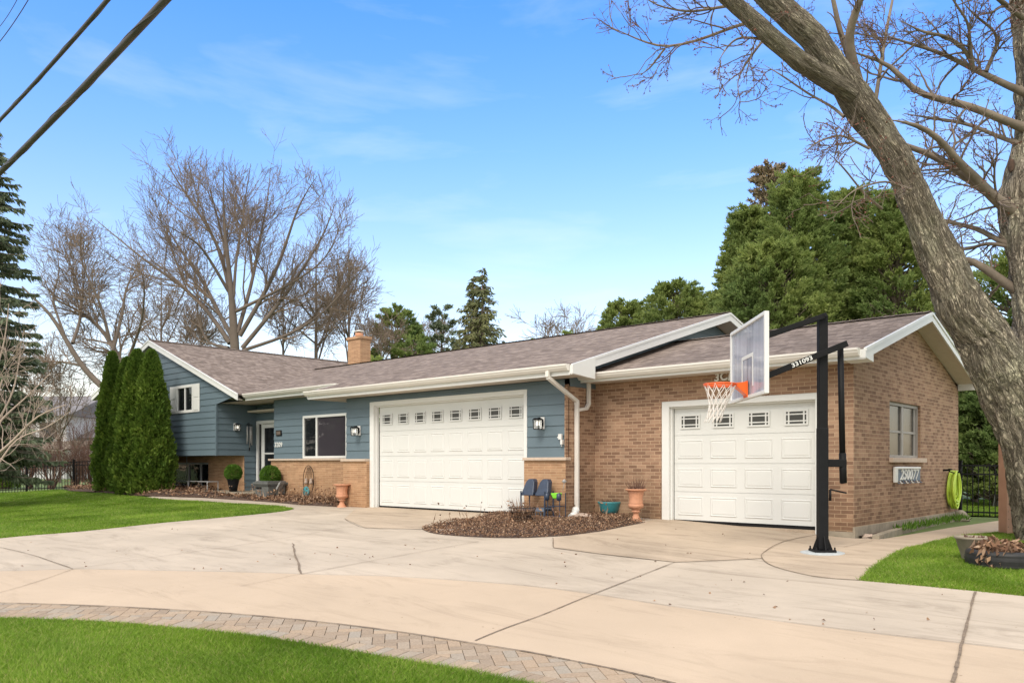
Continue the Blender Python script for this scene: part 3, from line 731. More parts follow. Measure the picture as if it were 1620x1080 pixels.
# return wall between the garages + gable siding above the single garage roof
w = MB()
course_wall(w, 'X', XC, 12.49, YS, -.3, 2.62)
w.face([(XC-.1, 12.58, 1.22), (XC, 12.58, 1.22), (XC, 12.58, 2.66), (XC-.1, 12.58, 2.66)])
w.face([(XC, 12.58, 1.22), (XC, 12.6, 1.22), (XC, 12.6, 2.66), (XC, 12.58, 2.66)])
part(w, 'brick_wall', M['brick'], label='narrow brick return wall between the two garages')
g = MB()
def gclip(z):
    y = EY+(z-(EZ-.2))/MS; return (max(12.6, y), min(2*RY-12.6, 2*RY-y))
course_wall(g, 'X', XC, 12.6, 2*RY-12.6, 2.62, RZ-.2, exp=.21, clip=gclip)
part(g, 'gable_siding', M['siding'])

# --- wide garage front
gx0, gx1, gzt = -16.28, -11.05, 2.63
s = MB()
course_wall(s, 'Y', YG, XGL, XC-.1, 1.22, EZ-.2, holes=[(gx0, gx1, 1.0, gzt)], exp=.212)
course_wall(s, 'Y', YM, XML, XGL, 1.22, LEZ-.2, exp=.205, holes=[(-20.70, -18.60, 1.30, 2.49)])
s.face([(XGL, YG, 0), (XGL, YG, 2.9), (XGL, YM, 2.9), (XGL, YM, 0)])
s.face([(XML, YM, 1.2), (XML, YC, 1.2), (XML, YC, 3.1), (XML, YM, 3.1)])
part(s, 'siding_wall', M['siding'], label='blue lap siding beside the wide garage door and the picture window')
w = MB()
w.face([(gx1, YG-.11, -.3), (XC, YG-.11, -.3), (XC, YG-.11, 1.16), (gx1, YG-.11, 1.16)])
w.face([(gx1, YG+.1, -.3), (gx1, YG-.11, -.3), (gx1, YG-.11, 1.16), (gx1, YG+.1, 1.16)])
part(w, 'brick_wainscot', M['roman'], label='short brick wainscot right of the wide garage door')
w = MB()
w.face([(XGL, YG-.11, -.3), (gx0, YG-.11, -.3), (gx0, YG-.11, 1.16), (XGL, YG-.11, 1.16)])
w.face([(gx0, YG-.11, -.3), (gx0, YG+.1, -.3), (gx0, YG+.1, 1.16), (gx0, YG-.11, 1.16)])
w.face([(XGL, YM, -.3), (XGL, YG-.11, -.3), (XGL, YG-.11, 1.16), (XGL, YM, 1.16)])
w.face([(XML-.03, YM-.1, -.3), (XGL, YM-.1, -.3), (XGL, YM-.1, 1.2), (XML-.03, YM-.1, 1.2)])
w.face([(XML-.03, YC, -.3), (XML-.03, YM-.1, -.3), (XML-.03, YM-.1, 1.2), (XML-.03, YC, 1.2)])
part(w, 'brick_wainscot', M['roman'])
l = MB()
l.box(gx1+.005, XC+.05, YG-.17, YG, 1.16, 1.22); part(l, 'stone_ledge', M['sill'], bevel=.006); l = MB()
l.box(XGL-.05, gx0-.005, YG-.17, YG+.0, 1.16, 1.22)
l.box(XML-.1, XGL-.06, YM-.16, YM, 1.2, 1.255)
part(l, 'stone_ledge', M['sill'], bevel=.006)

# --- left wing
def wclip(z):
    lo = XWL; hi = XW
    if z > LEZ-.2: hi = min(WEX, WEX-(z-(LEZ-.2))/WS)
    lo = max(XWL, WRX-(WRZ-.2-z)/WSL); return lo, hi
up_h = (-27.45, -26.30, 2.86, 3.76)
s = MB()
course_wall(s, 'Y', YA, XWL, WEX, 1.38, WRZ-.2, exp=.205, clip=wclip, holes=[up_h])
course_wall(s, 'X', XW, YA-.02, YC, 1.38, LEZ-.2, exp=.205)
course_wall(s, 'X', XW, YBR, YC, .15, 1.38, exp=.205)
course_wall(s, 'Y', YC, XW, XML, .15, LEZ-.1, exp=.205, holes=[(-24.69, -22.95, .1, 2.53)])
s.box(XW-.02, XW+.03, YA-.03, YA+.03, 1.37, LEZ-.2)
s.face([(XWL, YA, 1.38), (XW, YA, 1.38), (XW, YBR, 1.38), (XWL, YBR, 1.38)])
s.face([(XWL, YA, -.3), (XWL, YA, 4), (XWL, 25, 4), (XWL, 25, -.3)])
part(s, 'siding_wall', M['siding'], label='blue lap siding of the overhanging left wing')
w = MB(); lw_h = (-30.2, -27.2, .28, 1.16)
course_wall(w, 'Y', YBR, XWL, XW, -.2, 1.38, holes=[lw_h]); reveal(w, 'Y', YBR, lw_h, .1)
w.face([(XW-.002, YBR, -.2), (XW-.002, YC, -.2), (XW-.002, YC, .2), (XW-.002, YBR, .2)])
part(w, 'lower_brick_wall', M['roman'])
# back walls
b = MB()
b.face([(XC, 2*RY-12.6, -.3), (XWL, 2*RY-12.6, -.3), (XWL, 2*RY-12.6, 3), (XC, 2*RY-12.6, 3)])
b.face([(XC, YB, -.3), (XC, 24.0, -.3), (XC, 24.0, 2.7), (XC, YB, 2.7)])
part(b, 'back_wall', M['siding'])

# --- roof
def slab(mb, pts, th=.045, uvm='roofY'):
    dn = [(p[0], p[1], p[2]-th) for p in pts]; n = len(pts)
    mb.face(pts, 0, uvm); mb.face(dn[::-1], 1)
    for i in range(n): j = (i+1) % n; mb.face([pts[i], dn[i], dn[j], pts[j]], 0)
r = MB()
XGR, XGE = -9.48, -18.2
slab(r, [(XGE, EY, EZ), (XGR, EY, EZ), (XGR, RY, RZ), (XGE, RY, RZ)])
vx = WEX-(RZ-LEZ)/WS
slab(r, [(WEX-.06, LEY, LEZ), (XGE, LEY, LEZ), (XGE, RY, RZ), (vx-.3, RY, RZ)])
slab(r, [(XGR, 2*RY-EY, EZ), (vx-.8, 2*RY-EY, EZ), (vx-.8, RY, RZ), (XGR, RY, RZ)])
YF = 12.80
slab(r, [(WEX, 26, LEZ), (WRX, 26, WRZ), (WRX, YF, WRZ), (WEX, YF, LEZ)], uvm='roofX')
slab(r, [(WRX, 26, WRZ), (WLX, 26, WLZ), (WLX, YF, WLZ), (WRX, YF, WRZ)], uvm='roofX')
slab(r, [(XC, SEY, SEZ), (SRX, SEY, SEZ), (SRX, SRY, SRZ), (XC, SRY, SRZ)])
slab(r, [(SRX, SBY, SEZ), (XC, SBY, SEZ), (XC, SRY, SRZ), (SRX, SRY, SRZ)])
roof = part(r, 'roof', [M['shingle'], M['soffit']])
# ridge caps
c = MB()
def cap(a, b, wv, sl):
    a, b = Vector(a), Vector(b); wv = Vector(wv); dz = Vector((0, 0, -wv.length*sl)); up = Vector((0, 0, .022)); n = int((b-a).length/.14)
    for i in range(n):
        p = a.lerp(b, i/n); q = a.lerp(b, (i+1)/n)+((b-a).normalized()*.02); lift = Vector((0, 0, .012))
        for sgn in (1, -1): 
            f4 = [p+up+lift, q+up, q+wv*sgn+dz+up, p+wv*sgn+dz+up+lift]
            c.face([tuple(x) for x in (f4 if sgn == 1 else f4[::-1])], 0)
for args in (((XGR+.01, RY, RZ), (vx+.1, RY, RZ), (0, .14, 0), MS), ((SRX+.01, SRY, SRZ), (XC, SRY, SRZ), (0, .14, 0), SS), ((WRX, YF, WRZ), (WRX, 26, WRZ), (.14, 0, 0), WS)):
    c = MB(); cap(*args); c.build('ridge_cap', M['shingle'], roof)
# rakes, fascia, soffits
t = MB()
def rake(p, q, axis, out, h=.17, th=.03, drop_=.0):
    """board below the roof edge from p to q; axis: 'x' if board lies in a plane x=const"""
    (x0, y0, z0), (x1, y1, z1) = p, q
    for (dh0, dh1, o) in ((0, .05, th+.016), (.05, h, th)):
        a = [(x0, y0, z0-dh0), (x1, y1, z1-dh0), (x1, y1, z1-dh1), (x0, y0, z0-dh1)]
        dv = (out*o, 0, 0) if axis == 'x' else (0, out*o, 0)
        b2 = [(u+dv[0], v+dv[1], w_+dv[2]) for u, v, w_ in a]
        t.face(a); t.face(b2[::-1])
        for i in range(4): j = (i+1) % 4; t.face([a[i], a[j], b2[j], b2[i]])
rake((XGR, EY, EZ), (XGR, RY, RZ), 'x', 1, .2); rake((XGR, RY, RZ), (XGR, 2*RY-EY, EZ), 'x', 1, .2)
rake((SRX, SEY, SEZ), (SRX, SRY, SRZ), 'x', 1); rake((SRX, SRY, SRZ), (SRX, SBY, SEZ), 'x', 1)
rake((WEX, YF, LEZ), (WRX, YF, WRZ), 'y', -1, .2); rake((WRX, YF, WRZ), (WLX, YF, WLZ), 'y', -1, .2)
rake((XGE, EY, EZ), (XGE, LEY, LEZ), 'x', -1, .16)
# boxed eave returns
t.prism([(EY-.01, EZ-.02), (EY+.7, EZ+.19), (EY+.7, EZ-.235), (EY-.01, EZ-.18)], 'x', XGR-.02, XGR+.05)
t.prism([(SEY-.01, SEZ-.02), (SEY+.34, SEZ+.08), (SEY+.34, SEZ-.19), (SEY-.01, SEZ-.15)], 'x', XR+.015, SRX+.035)
t.prism([(SBY+.01, SEZ-.02), (SBY-.34, SEZ+.08), (SBY-.34, SEZ-.19), (SBY+.01, SEZ-.17)], 'x', XR+.015, SRX+.035)
# fascia
t.box(XGE, XGR-.02, EY, EY+.03, EZ-.2, EZ-.046); t.box(WEX, XGE-.04, LEY, LEY+.03, LEZ-.2, LEZ-.046)
t.box(XC, SRX-.0, SEY, SEY+.03, SEZ-.17, SEZ-.046); t.box(XC, SRX, SBY-.03, SBY, SEZ-.17, SEZ-.046)
part(t, 'fascia', M['white'])
sf = MB()
sf.face([(XGE, EY+.03, EZ-.19), (XGE, YG, EZ-.19), (XGR-.02, YG, EZ-.19), (XGR-.02, EY+.03, EZ-.19)])
sf.face([(XGE, EY, EZ-.2), (XGE, YM, EZ-.2), (XGL, YM, EZ-.2), (XGL, EY, EZ-.2)])
sf.face([(XW, LEY+.03, LEZ-.195), (XW, YC, LEZ-.195), (XGE-.03, YC, LEZ-.195), (XGE-.03, LEY+.03, LEZ-.195)])
sf.face([(XC, SEY+.03, SEZ-.16), (XC, YS, SEZ-.16), (XR, YS, SEZ-.16), (XR, SEY+.03, SEZ-.16)])
# sloped rake soffits
def sslope(p, q, d, dx, dy):
    a = [(p[0], p[1], p[2]-d), (q[0], q[1], q[2]-d), (q[0]+dx, q[1]+dy, q[2]-d), (p[0]+dx, p[1]+dy, p[2]-d)]; sf.face(a)
sslope((SRX, SEY+.3, SEZ+.3*SS), (SRX, SRY, SRZ), .15, XR-SRX, 0); sslope((SRX, SRY, SRZ), (SRX, SBY-.3, SEZ+.3*SS), .15, XR-SRX, 0)
sslope((XGR, EY+.5, EZ+.5*MS), (XGR, RY, RZ), .17, XC-XGR, 0); sslope((XGR, RY, RZ), (XGR, 2*RY-EY-.3, EZ+.3*MS), .17, XC-XGR, 0)
sslope((WEX, YF, LEZ), (WRX, YF, WRZ), .185, 0, YA-YF); sslope((WRX, YF, WRZ), (WLX, YF, WLZ), .185, 0, YA-YF)
sf.box(-24.6, XML-.05, YC-.42, YC-.03, 2.80, 2.86)
part(sf, 'soffit', M['soffit'])
# gutters
gt = MB()
def gutter(x0, x1, y, z):
    pr = [(y, z+.01), (y-.125, z+.01), (y-.125, z-.022), (y-.112, z-.03), (y-.10, z-.062), (y-.06, z-.11), (y, z-.112)]
    gt.prism(pr, 'x', x0, x1)
gutter(XGE-.02, XGR-.03, EY-.002, EZ-.01); gutter(WEX+.01, XGE-.0, LEY-.002, LEZ-.01); gutter(XC+.0, SRX-.05, SEY-.002, SEZ-.01)
part(gt, 'gutter', M['gutter'])
ds = MB()
xd = XC+.055
P1 = [(-10.0, 11.99, EZ-.10), (-10.0, 11.99, EZ-.22), (xd, 12.78, 2.33), (xd, 12.78, .02)]
for a, b2 in zip(P1[:-1], P1[1:]): ds.bar(a, b2, .085, .07)
ds.bar((xd-.01, 12.78, 2.36), (xd, 12.78, 2.26), .09, .075)
part(ds, 'downspout', M['gutter'], bevel=.012, label='long white downspout at the corner between the garages')
ds = MB()
for a, b2 in zip([(xd, 13.17, 2.78), (xd, 13.17, 2.30), (xd, 13.09, 2.20)], [(xd, 13.17, 2.28), (xd, 13.08, 2.19), (xd, 12.80, 2.16)]): ds.bar(a, b2, .075, .065)
part(ds, 'downspout', M['gutter'], bevel=.01, label='short white downspout elbowing into the long one')

# --- garage doors
def lite(door, cx, y, cz, w_, h_):
    m = MB(); 
    m.box(cx-w_/2, cx+w_/2, y-.006, y+.004, cz-h_/2, cz+h_/2, 1)
    bw = .013
    def frame(x0, x1, z0, z1, pr): m.box(x0, x1, y-pr, y-.0065, z0, z1, 0)
    e = .03
    for (a, b_, c_, d_) in ((cx-w_/2-e, cx-w_/2, cz-h_/2-e, cz+h_/2+e), (cx+w_/2, cx+w_/2+e, cz-h_/2-e, cz+h_/2+e)): frame(a, b_, c_, d_, .02)
    for (a, b_, c_, d_) in ((cx-w_/2, cx+w_/2, cz-h_/2-e, cz-h_/2), (cx-w_/2, cx+w_/2, cz+h_/2, cz+h_/2+e)): frame(a, b_, c_, d_, .02)
    ox, oz = w_*.13, h_*.22
    for x in (cx-w_/2+ox, cx+w_/2-ox): frame(x-bw, x+bw, cz-h_/2, cz+h_/2, .014)
    for z in (cz-h_/2+oz, cz+h_/2-oz): frame(cx-w_/2, cx+w_/2, z-bw*.8, z+bw*.8, .0145)
    return m.build('window', [M['door'], M['glass2']], door)
def garage_door(x0, x1, y, z0, z1, n, ww, label):
    d = MB(); H = (z1-z0)/4; W = (x1-x0)/n
    for i in range(4):
        za, zb = z0+i*H+(.004 if i else 0), z0+(i+1)*H-.004
        d.box(x0, x1, y, y+.05, za, zb)
        d.box(x0, x1, y+.012, y+.04, zb, zb+.008)
        if i < 3:
            for j in range(n):
                a, b_ = x0+j*W+.075, x0+(j+1)*W-.075; c_, e = za+.085, zb-.085
                # stamped panel: sunk groove, raised field
                for (k0, k1, y0, y1) in ((0, .018, y-.001, y-.014), (.018, .034, y-.014, y-.003), (.034, .055, y-.003, y-.011)):
                    o = [(a+k0, c_+k0), (b_-k0, c_+k0), (b_-k0, e-k0), (a+k0, e-k0)]; n_ = [(a+k1, c_+k1), (b_-k1, c_+k1), (b_-k1, e-k1), (a+k1, e-k1)]
                    for q in range(4): r_ = (q+1) % 4; d.face([(o[q][0], y0, o[q][1]), (o[r_][0], y0, o[r_][1]), (n_[r_][0], y1, n_[r_][1]), (n_[q][0], y1, n_[q][1])])
                k = .055; d.face([(a+k, y-.011, c_+k), (b_-k, y-.011, c_+k), (b_-k, y-.011, e-k), (a+k, y-.011, e-k)])
    door = d.build('garage_door', M['door'], house); door.location = -hp; door['label'] = label
    for j in range(n): lite(door, x0+(j+.5)*W, y, z0+3.48*H, ww, .21)
    s_ = MB(); s_.box(x0, x1, y-.006, y+.03, z0-.06, z0-.001); s_.build('bottom_seal', M['black'], door)
    return door
garage_door(-16.065, -11.185, YG+.13, .06, 2.51, 8, .34, 'wide white garage door with a row of eight small windows')
garage_door(-8.18, -5.44, YS+.15, .03, 2.16, 4, .36, 'narrower white garage door with four small windows behind the basketball hoop')
th = MB(); th.box(-8.2, -5.42, YS+.09, YS+.35, -.4, -.032); part(th, 'threshold', M['concrete3'], label='concrete threshold under the narrower garage door')
tr = MB()
def door_trim(x0, x1, z1, y, xi0, xi1, zi, yd, zb=-.1):
    tr.box(x0, xi0, y-.02, y+.13, zb, z1); tr.box(xi1, x1, y-.02, y+.13, zb, z1); tr.box(xi0, xi1, y-.02, y+.13, zi, z1)
    tr.box(xi0, xi0+.03, y+.05, yd+.04, zb, zi); tr.box(xi1-.03, xi1, y+.05, yd+.04, zb, zi); tr.box(xi0+.03, xi1-.03, y+.05, yd+.04, zi-.03, zi)
door_trim(gx0+.003, gx1-.003, gzt-.003, YG, -16.12, -11.14, 2.53, YG+.09)
part(tr, 'garage_trim', M['white'], bevel=.004); tr = MB()
door_trim(-8.377, -5.243, 2.277, YS+.03, -8.22, -5.40, 2.17, YS+.11)
part(tr, 'garage_trim', M['white'], bevel=.004)

# --- windows and front door
def win(name, lab):
    o = empty(name, (0, 0, 0)); o.parent = house; o.location = -hp; o['label'] = lab; return o
def sub(mb, name, mats, par, bevel=0): return mb.build(name, mats, par, bevel)
m = MB(); y = YM-.04
x0, x1, z0, z1 = -20.74, -18.56, 1.265, 2.51
m.box(x0, x0+.07, y, YM+.03, z0, z1); m.box(x1-.07, x1, y, YM+.03, z0, z1); m.box(x0+.07, x1-.07, y, YM+.03, z1-.07, z1); m.box(x0+.07, x1-.07, y, YM+.03, z0, z0+.06)
m.box(x0+.66, x0+.73, y+.005, YM+.028, z0+.06, z1-.07)
wf = win('window', 'white framed sliding picture window beside the front door')
sub(m, 'window_frame', M['white'], wf, .004)
m = MB(); m.box(x0+.07, x0+.66, YM+.0, YM+.012, z0+.06, z1-.07); sub(m, 'pane', M['glass'], wf)
m = MB(); m.box(x0+.73, x1-.07, YM-.004, YM+.008, z0+.06, z1-.07)
M['reflect'] = glass_mat('reflecting_glass', (.05, .045, .055), .03, .9)
sub(m, 'pane', M['reflect'], wf)
# upper wing window with shutters
wf = win('window', 'small slider window with white shutters in the left gable')
m = MB(); x0, x1, z0, z1 = -27.48, -26.28, 2.84, 3.78; y = YA-.045
m.box(x0, x0+.07, y, YA+.03, z0, z1); m.box(x1-.07, x1, y, YA+.03, z0, z1); m.box(x0+.07, x1-.07, y, YA+.03, z1-.09, z1); m.box(x0+.07, x1-.07, y, YA+.03, z0, z0+.09)
m.box((x0+x1)/2-.025, (x0+x1)/2+.025, y+.01, YA+.028, z0+.09, z1-.09)
sub(m, 'window_frame', M['white'], wf, .004)
m = MB(); m.box(x0+.07, x1-.07, YA+.0, YA+.012, z0+.09, z1-.09); sub(m, 'pane', M['glass'], wf)
for xa, xb in ((x0-.5, x0-.008), (x1+.008, x1+.46)):
    m = MB(); m.box(xa, xb, y+.005, YA-.03, z0, z1)
    for za, zb in ((z0+.06, z0+.44), (z0+.50, z1-.06)): m.box(xa+.07, xb-.07, y-.008, y+.0045, za, zb)
    sub(m, 'shutter', M['white'], wf, .004)
# lower window
wf = win('window', 'dark sliding basement window under the overhang')
m = MB(); x0, x1, z0, z1 = -30.19, -27.21, .29, 1.15; y = YBR+.03
m.box(x0, x1, y-.02, y+.05, z1-.06, z1); m.box(x0, x1, y-.02, y+.05, z0, z0+.06); m.box(x0, x0+.06, y-.02, y+.05, z0+.06, z1-.06)
for xx in (x0+1.45, x1-.62): m.box(xx, xx+.09, y-.02, y+.045, z0+.06, z1-.06)
m.box(x0-.02, x1+.02, y-.12, y-.02, z0-.05, z0)
sub(m, 'window_frame', M['grey'], wf)
m = MB(); m.box(x0+.06, x1, y+.01, y+.02, z0+.06, z1-.06); sub(m, 'pane', M['glass'], wf)
# side window of the single garage
wf = win('window', 'grey framed four pane window in the brick side wall')
m = MB(); xo = XR-.10; y0, y1, z0, z1 = wx0, wx1, wz0, wz1
def xb(a, b_, c_, d_, pr=.04): m.box(xo, xo+pr, a, b_, c_, d_)
xb(y0, y0+.06, z0, z1, .05); xb(y1-.06, y1, z0, z1, .05); xb(y0+.06, y1-.06, z1-.06, z1, .05); xb(y0+.06, y1-.06, z0, z0+.05, .05)
xb((y0+y1)/2-.05, (y0+y1)/2+.05, z0+.05, z1-.06); xb(y0+.06, (y0+y1)/2-.05, 1.66, 1.70, .03); xb((y0+y1)/2+.05, y1-.06, 1.66, 1.70, .03)
xb(y1-.16, y1-.06, z0+.05, z1-.06, .02); xb(y0+.06, y0+.12, z0+.05, z1-.06, .02)
sub(m, 'window_frame', M['greyframe'], wf, .004)
m = MB(); m.box(xo-.02, xo+.008, y0, y1, z0, z1); sub(m, 'pane', M['glass2'], wf)
m = MB(); m.box(XR-.09, XR+.07, y0-.02, y1+.17, z0-.085, z0-.002); sub(m, 'sill', M['sill'], wf, .006)
# front door
fd = win('front_door', 'white framed glass storm door on the porch')
m = MB(); x0, x1, z0, z1 = -24.69, -23.0, .2, 2.53; y = YC-.03
m.box(x0, x0+.10, y-.03, YC+.05, z0, z1); m.box(x1-.1, x1, y-.03, YC+.05, z0, z1); m.box(x0+.1, x1-.1, y-.03, YC+.05, z1-.1, z1); m.box(x0+.30, x0+.38, y-.01, YC+.05, z0, z1-.1)
sub(m, 'door_frame', M['white'], fd, .005)
m = MB(); a, b_ = x0+.39, x1-.11
m.box(a, a+.11, y-.02, y+.02, z0+.02, z1-.12); m.box(b_-.11, b_, y-.02, y+.02, z0+.02, z1-.12); m.box(a+.11, b_-.11, y-.02, y+.02, z1-.24, z1-.12); m.box(a+.11, b_-.11, y-.02, y+.02, z0+.02, z0+.18); m.box(a+.11, b_-.11, y-.02, y+.02, 1.42, 1.47)
sub(m, 'storm_door', M['white'], fd, .005)
m = MB(); m.box(a+.11, b_-.11, y+.0, y+.01, z0+.18, z1-.24); m.box(x0+.1, x0+.3, y+.03, y+.04, z0, z1-.1); sub(m, 'pane', M['glass'], fd)
# chimney
ch = MB(); a = PY(550.5, 560, 19.5); b_ = PY(570, 560, 19.5)
ch.box(a[0], b_[0], 19.5, 20.0, 3.8, 6.02)
cho = ch.build('chimney', M['roman'], roof)
ch = MB(); ch.box(a[0]-.05, b_[0]+.05, 19.45, 20.05, 6.02, 6.13); cx_ = (a[0]+b_[0])/2
ch.build('chimney_crown', M['roman'], roof, .01)
ch = MB(); ch.lathe([(.17, 6.13), (.16, 6.30), (.13, 6.30), (.13, 6.2)], (cx_, 19.75, 0), 16, 0); ch.lathe([(.02, 6.42), (.2, 6.38), (.2, 6.34), (.02, 6.34)], (cx_, 19.75, 0), 16, 1)
for k in range(4): ch.bar((cx_+.15*math.cos(k*1.57), 19.75+.15*math.sin(k*1.57), 6.28), (cx_+.15*math.cos(k*1.57), 19.75+.15*math.sin(k*1.57), 6.35), .02, m=1)
ch.build('flue', [M['terracotta'], M['white']], roof)
# porch
pc = MB(); pc.box(-25.9, XML-.1, 12.92, YC-.03, -.4, .215)
part(pc, 'porch_slab', M['found'], bevel=.02)

# ================================================================ OBJECTS
def text_mesh(name, txt, size, mat, parent=None, ext=.004, align='CENTER', shear=0, bold=0):
    cu = bpy.data.curves.new(name, 'FONT'); cu.body = txt; cu.size = size; cu.extrude = ext; cu.align_x = align; cu.align_y = 'CENTER'; cu.shear = shear; cu.offset = bold
    to = bpy.data.objects.new(name, cu); COL.objects.link(to)
    dg = bpy.context.evaluated_depsgraph_get(); me = bpy.data.meshes.new_from_object(to.evaluated_get(dg))
    bpy.data.objects.remove(to); me.materials.clear(); me.materials.append(mat)
    return link(name, me, parent)

# ---- wall lanterns
def lantern():
    e = empty('wall_lantern')
    m = MB(); m.box(-.055, .055, -.02, .0, -.12, .12); m.build('back_plate', M['white'], e, .004)
    m = MB(); m.box(-.035, .035, -.04, -.02, -.07, .07); m.tube([(0, -.03, .06), (0, -.08, .105), (0, -.14, .10), (0, -.15, .075)], .011, 8); m.build('arm', M['black'], e)
    m = MB(); z0, z1, r0, r1 = -.12, .06, .058, .07
    m.prism([(-.085, .06), (.085, .06), (.03, .095), (-.03, .095)], 'y', -.235, -.065)
    m.box(-.062, .062, -.212, -.088, -.135, -.12)
    for sx in (-1, 1):
        for sy in (-1, 1): m.bar((sx*.06, -.15+sy*.06, -.125), (sx*.07, -.15+sy*.07, .062), .012)
    m.build('cage', M['black'], e)
    m = MB(); m.box(-.056, .056, -.206, -.094, -.119, .055); m.build('lamp_glass', M['lampglass'], e)
    m = MB(); m.lathe([(.0, -.03), (.028, -.015), (.034, .01), (.02, .045), (.012, .055)], (0, -.236, 0), 12)
    g = m.build('glow_patch', M['bulb'], e)
    return e
M['lampglass'] = new_mat('clear_lamp_glass')[0]
_p = M['lampglass'].node_tree.nodes['Principled BSDF']; _p.inputs['Base Color'].default_value = (.9, .9, .88, 1); _p.inputs['Transmission Weight'].default_value = .8; _p.inputs['Roughness'].default_value = .25
lan = lantern()
for c in list(lan.children):
    if c.name.startswith('glow_patch'): bpy.data.objects.remove(c)
m = MB(); m.lathe([(.0, -.065), (.018, -.05), (.024, -.02), (.015, .02), (.009, .04)], (0, -.15, 0), 12); m.build('bulb', M['bulb'], lan)
p = PY(568.5, 681, YG-.03); lan.location = p; tag(lan, 'black lantern lamp on the narrow siding strip left of the wide garage door', 'wall lamp', 'black glass wall lanterns')
l2 = copy_tree(lan); p = PY(858.5, 669, YG-.03); l2.location = p; tag(l2, 'black lantern lamp between the wide garage door and the downspout', 'wall lamp')
l3 = copy_tree(lan); p = PX(372, 675, XW+.03); l3.location = p; l3.rotation_euler.z = R(90); tag(l3, 'black lantern lamp on the dark porch wall next to the wind chimes', 'wall lamp')

# ---- wind chimes
e = empty('wind_chime', PX(394.5, 672, XW+.16), 'silver tube wind chime hanging on the dark porch wall', 'wind chime')
m = MB(); m.tube([(-.16, 0, .04), (0, 0, .06)], .008, 6); m.lathe([(.10, 0), (.10, .015)], (0, 0, 0), 16); m.tube([(0, 0, 0), (0, 0, .06)], .004, 5); m.build('hanger', M['black'], e)
for k in range(5):
    a = k*1.257; L = (.55, .62, .70, .58, .5)[k]
    m = MB(); m.tube([(.08*math.cos(a), .08*math.sin(a), -.05), (.08*math.cos(a), .08*math.sin(a), -.05-L)], .02, 10); m.tube([(.08*math.cos(a), .08*math.sin(a), 0), (.08*math.cos(a), .08*math.sin(a), -.05)], .003, 4)
    m.build('chime_tube', M['grey'] if k else M['grey'], e)
m = MB(); m.tube([(0, 0, 0), (0, 0, -.75)], .003, 4); m.box(-.03, .03, -.004, .004, -.86, -.75); m.build('clapper', M['black'], e)

# ---- plaque and house number
e = empty('wall_plaque', PY(441, 684.7, YM-.035), 'small bronze plaque on blue siding above the house number', 'plaque')
m = MB(); m.box(-.15, .15, -.012, .012, -.085, .085); m.build('frame', M['black'], e, .004)
m = MB(); m.box(-.115, .115, -.018, -.0125, -.055, .055); m.build('face_plate', M['bronze'], e, .003)
e = empty('house_number', PY(440.5, 703.5, YM-.03), 'white house number digits on the blue siding by the front door', 'house number')
for k, ch_ in enumerate('3209'):
    t_ = text_mesh('digit', ch_, .20, M['white'], e, .006, bold=.004); t_.rotation_euler = (R(90), 0, 0); t_.location = (-.165+k*.11, 0, 0)

# ---- power outlet / cable box at the garage
e = empty('outlet_box', PY(889, 695, YG-.03), 'small white outlet box with a stub at the edge of the blue siding', 'outlet box')
m = MB(); m.box(-.06, .02, -.05, 0, .0, .11); m.box(-.09, -.06, -.04, -.01, .03, .06); m.build('cover', M['white'], e, .006)
m = MB(); m.box(0, .05, -.06, -.0, -.10, -.005); m.tube([(.02, -.03, -.1), (.02, -.03, -.14)], .012, 6); m.build('plug', M['white'], e, .006)

# ---- white metal ornament letters under the single garage eave
e = empty('wall_ornament', PY(1147, 596.5, YS-.03), 'row of white cut out letters under the eave behind the backboard', 'ornament')
for k, ch_ in enumerate('3CFV'):
    t_ = text_mesh('letter', ch_, .20, M['white'], e, .008, bold=.006); t_.rotation_euler = (R(90), (.1, -.15, .12, -.1)[k], 0); t_.location = (-.16+k*.135, 0, (.0, .01, .0, .012)[k])

# ---- slate sign below the side window
pc0, pc1 = PX(1415.5, 738, XR+.03), PX(1456, 763, XR+.03)
yc_, zc_ = (pc0[1]+pc1[1])/2, (pc0[2]+pc1[2])/2; Lw = (pc1[1]-pc0[1])/2
e = empty('wall_sign', (XR+.03, yc_, zc_), 'slate blue and white number board under the side window', 'sign')
m = MB(); m.box(-.02, .0, -Lw, Lw, -.11, .13); m.build('board', M['bluegrey'], e, .005)
m = MB(); m.box(-.015, .03, -Lw-.05, -Lw+.10, -.13, .15); m.box(-.015, .03, -Lw+.10, Lw-.05, .11, .15); m.build('frame', M['white'], e, .01)
t_ = text_mesh('digits', '2S0077', .27, M['white'], e, .006, shear=.25, bold=.004); t_.rotation_euler = (R(90), 0, R(90)); t_.location = (.006, .06, 0); t_.scale = (1.35, 1, 1)
for k in range(9):
    m = MB(); yy = -Lw+.12+k*(2*Lw-.2)/8; m.tube([(.0, yy, -.10), (.03, yy, -.15), (.05, yy, -.14)], .011, 6); m.build('hook', M['white'] if k % 2 else M['bluegrey'], e)

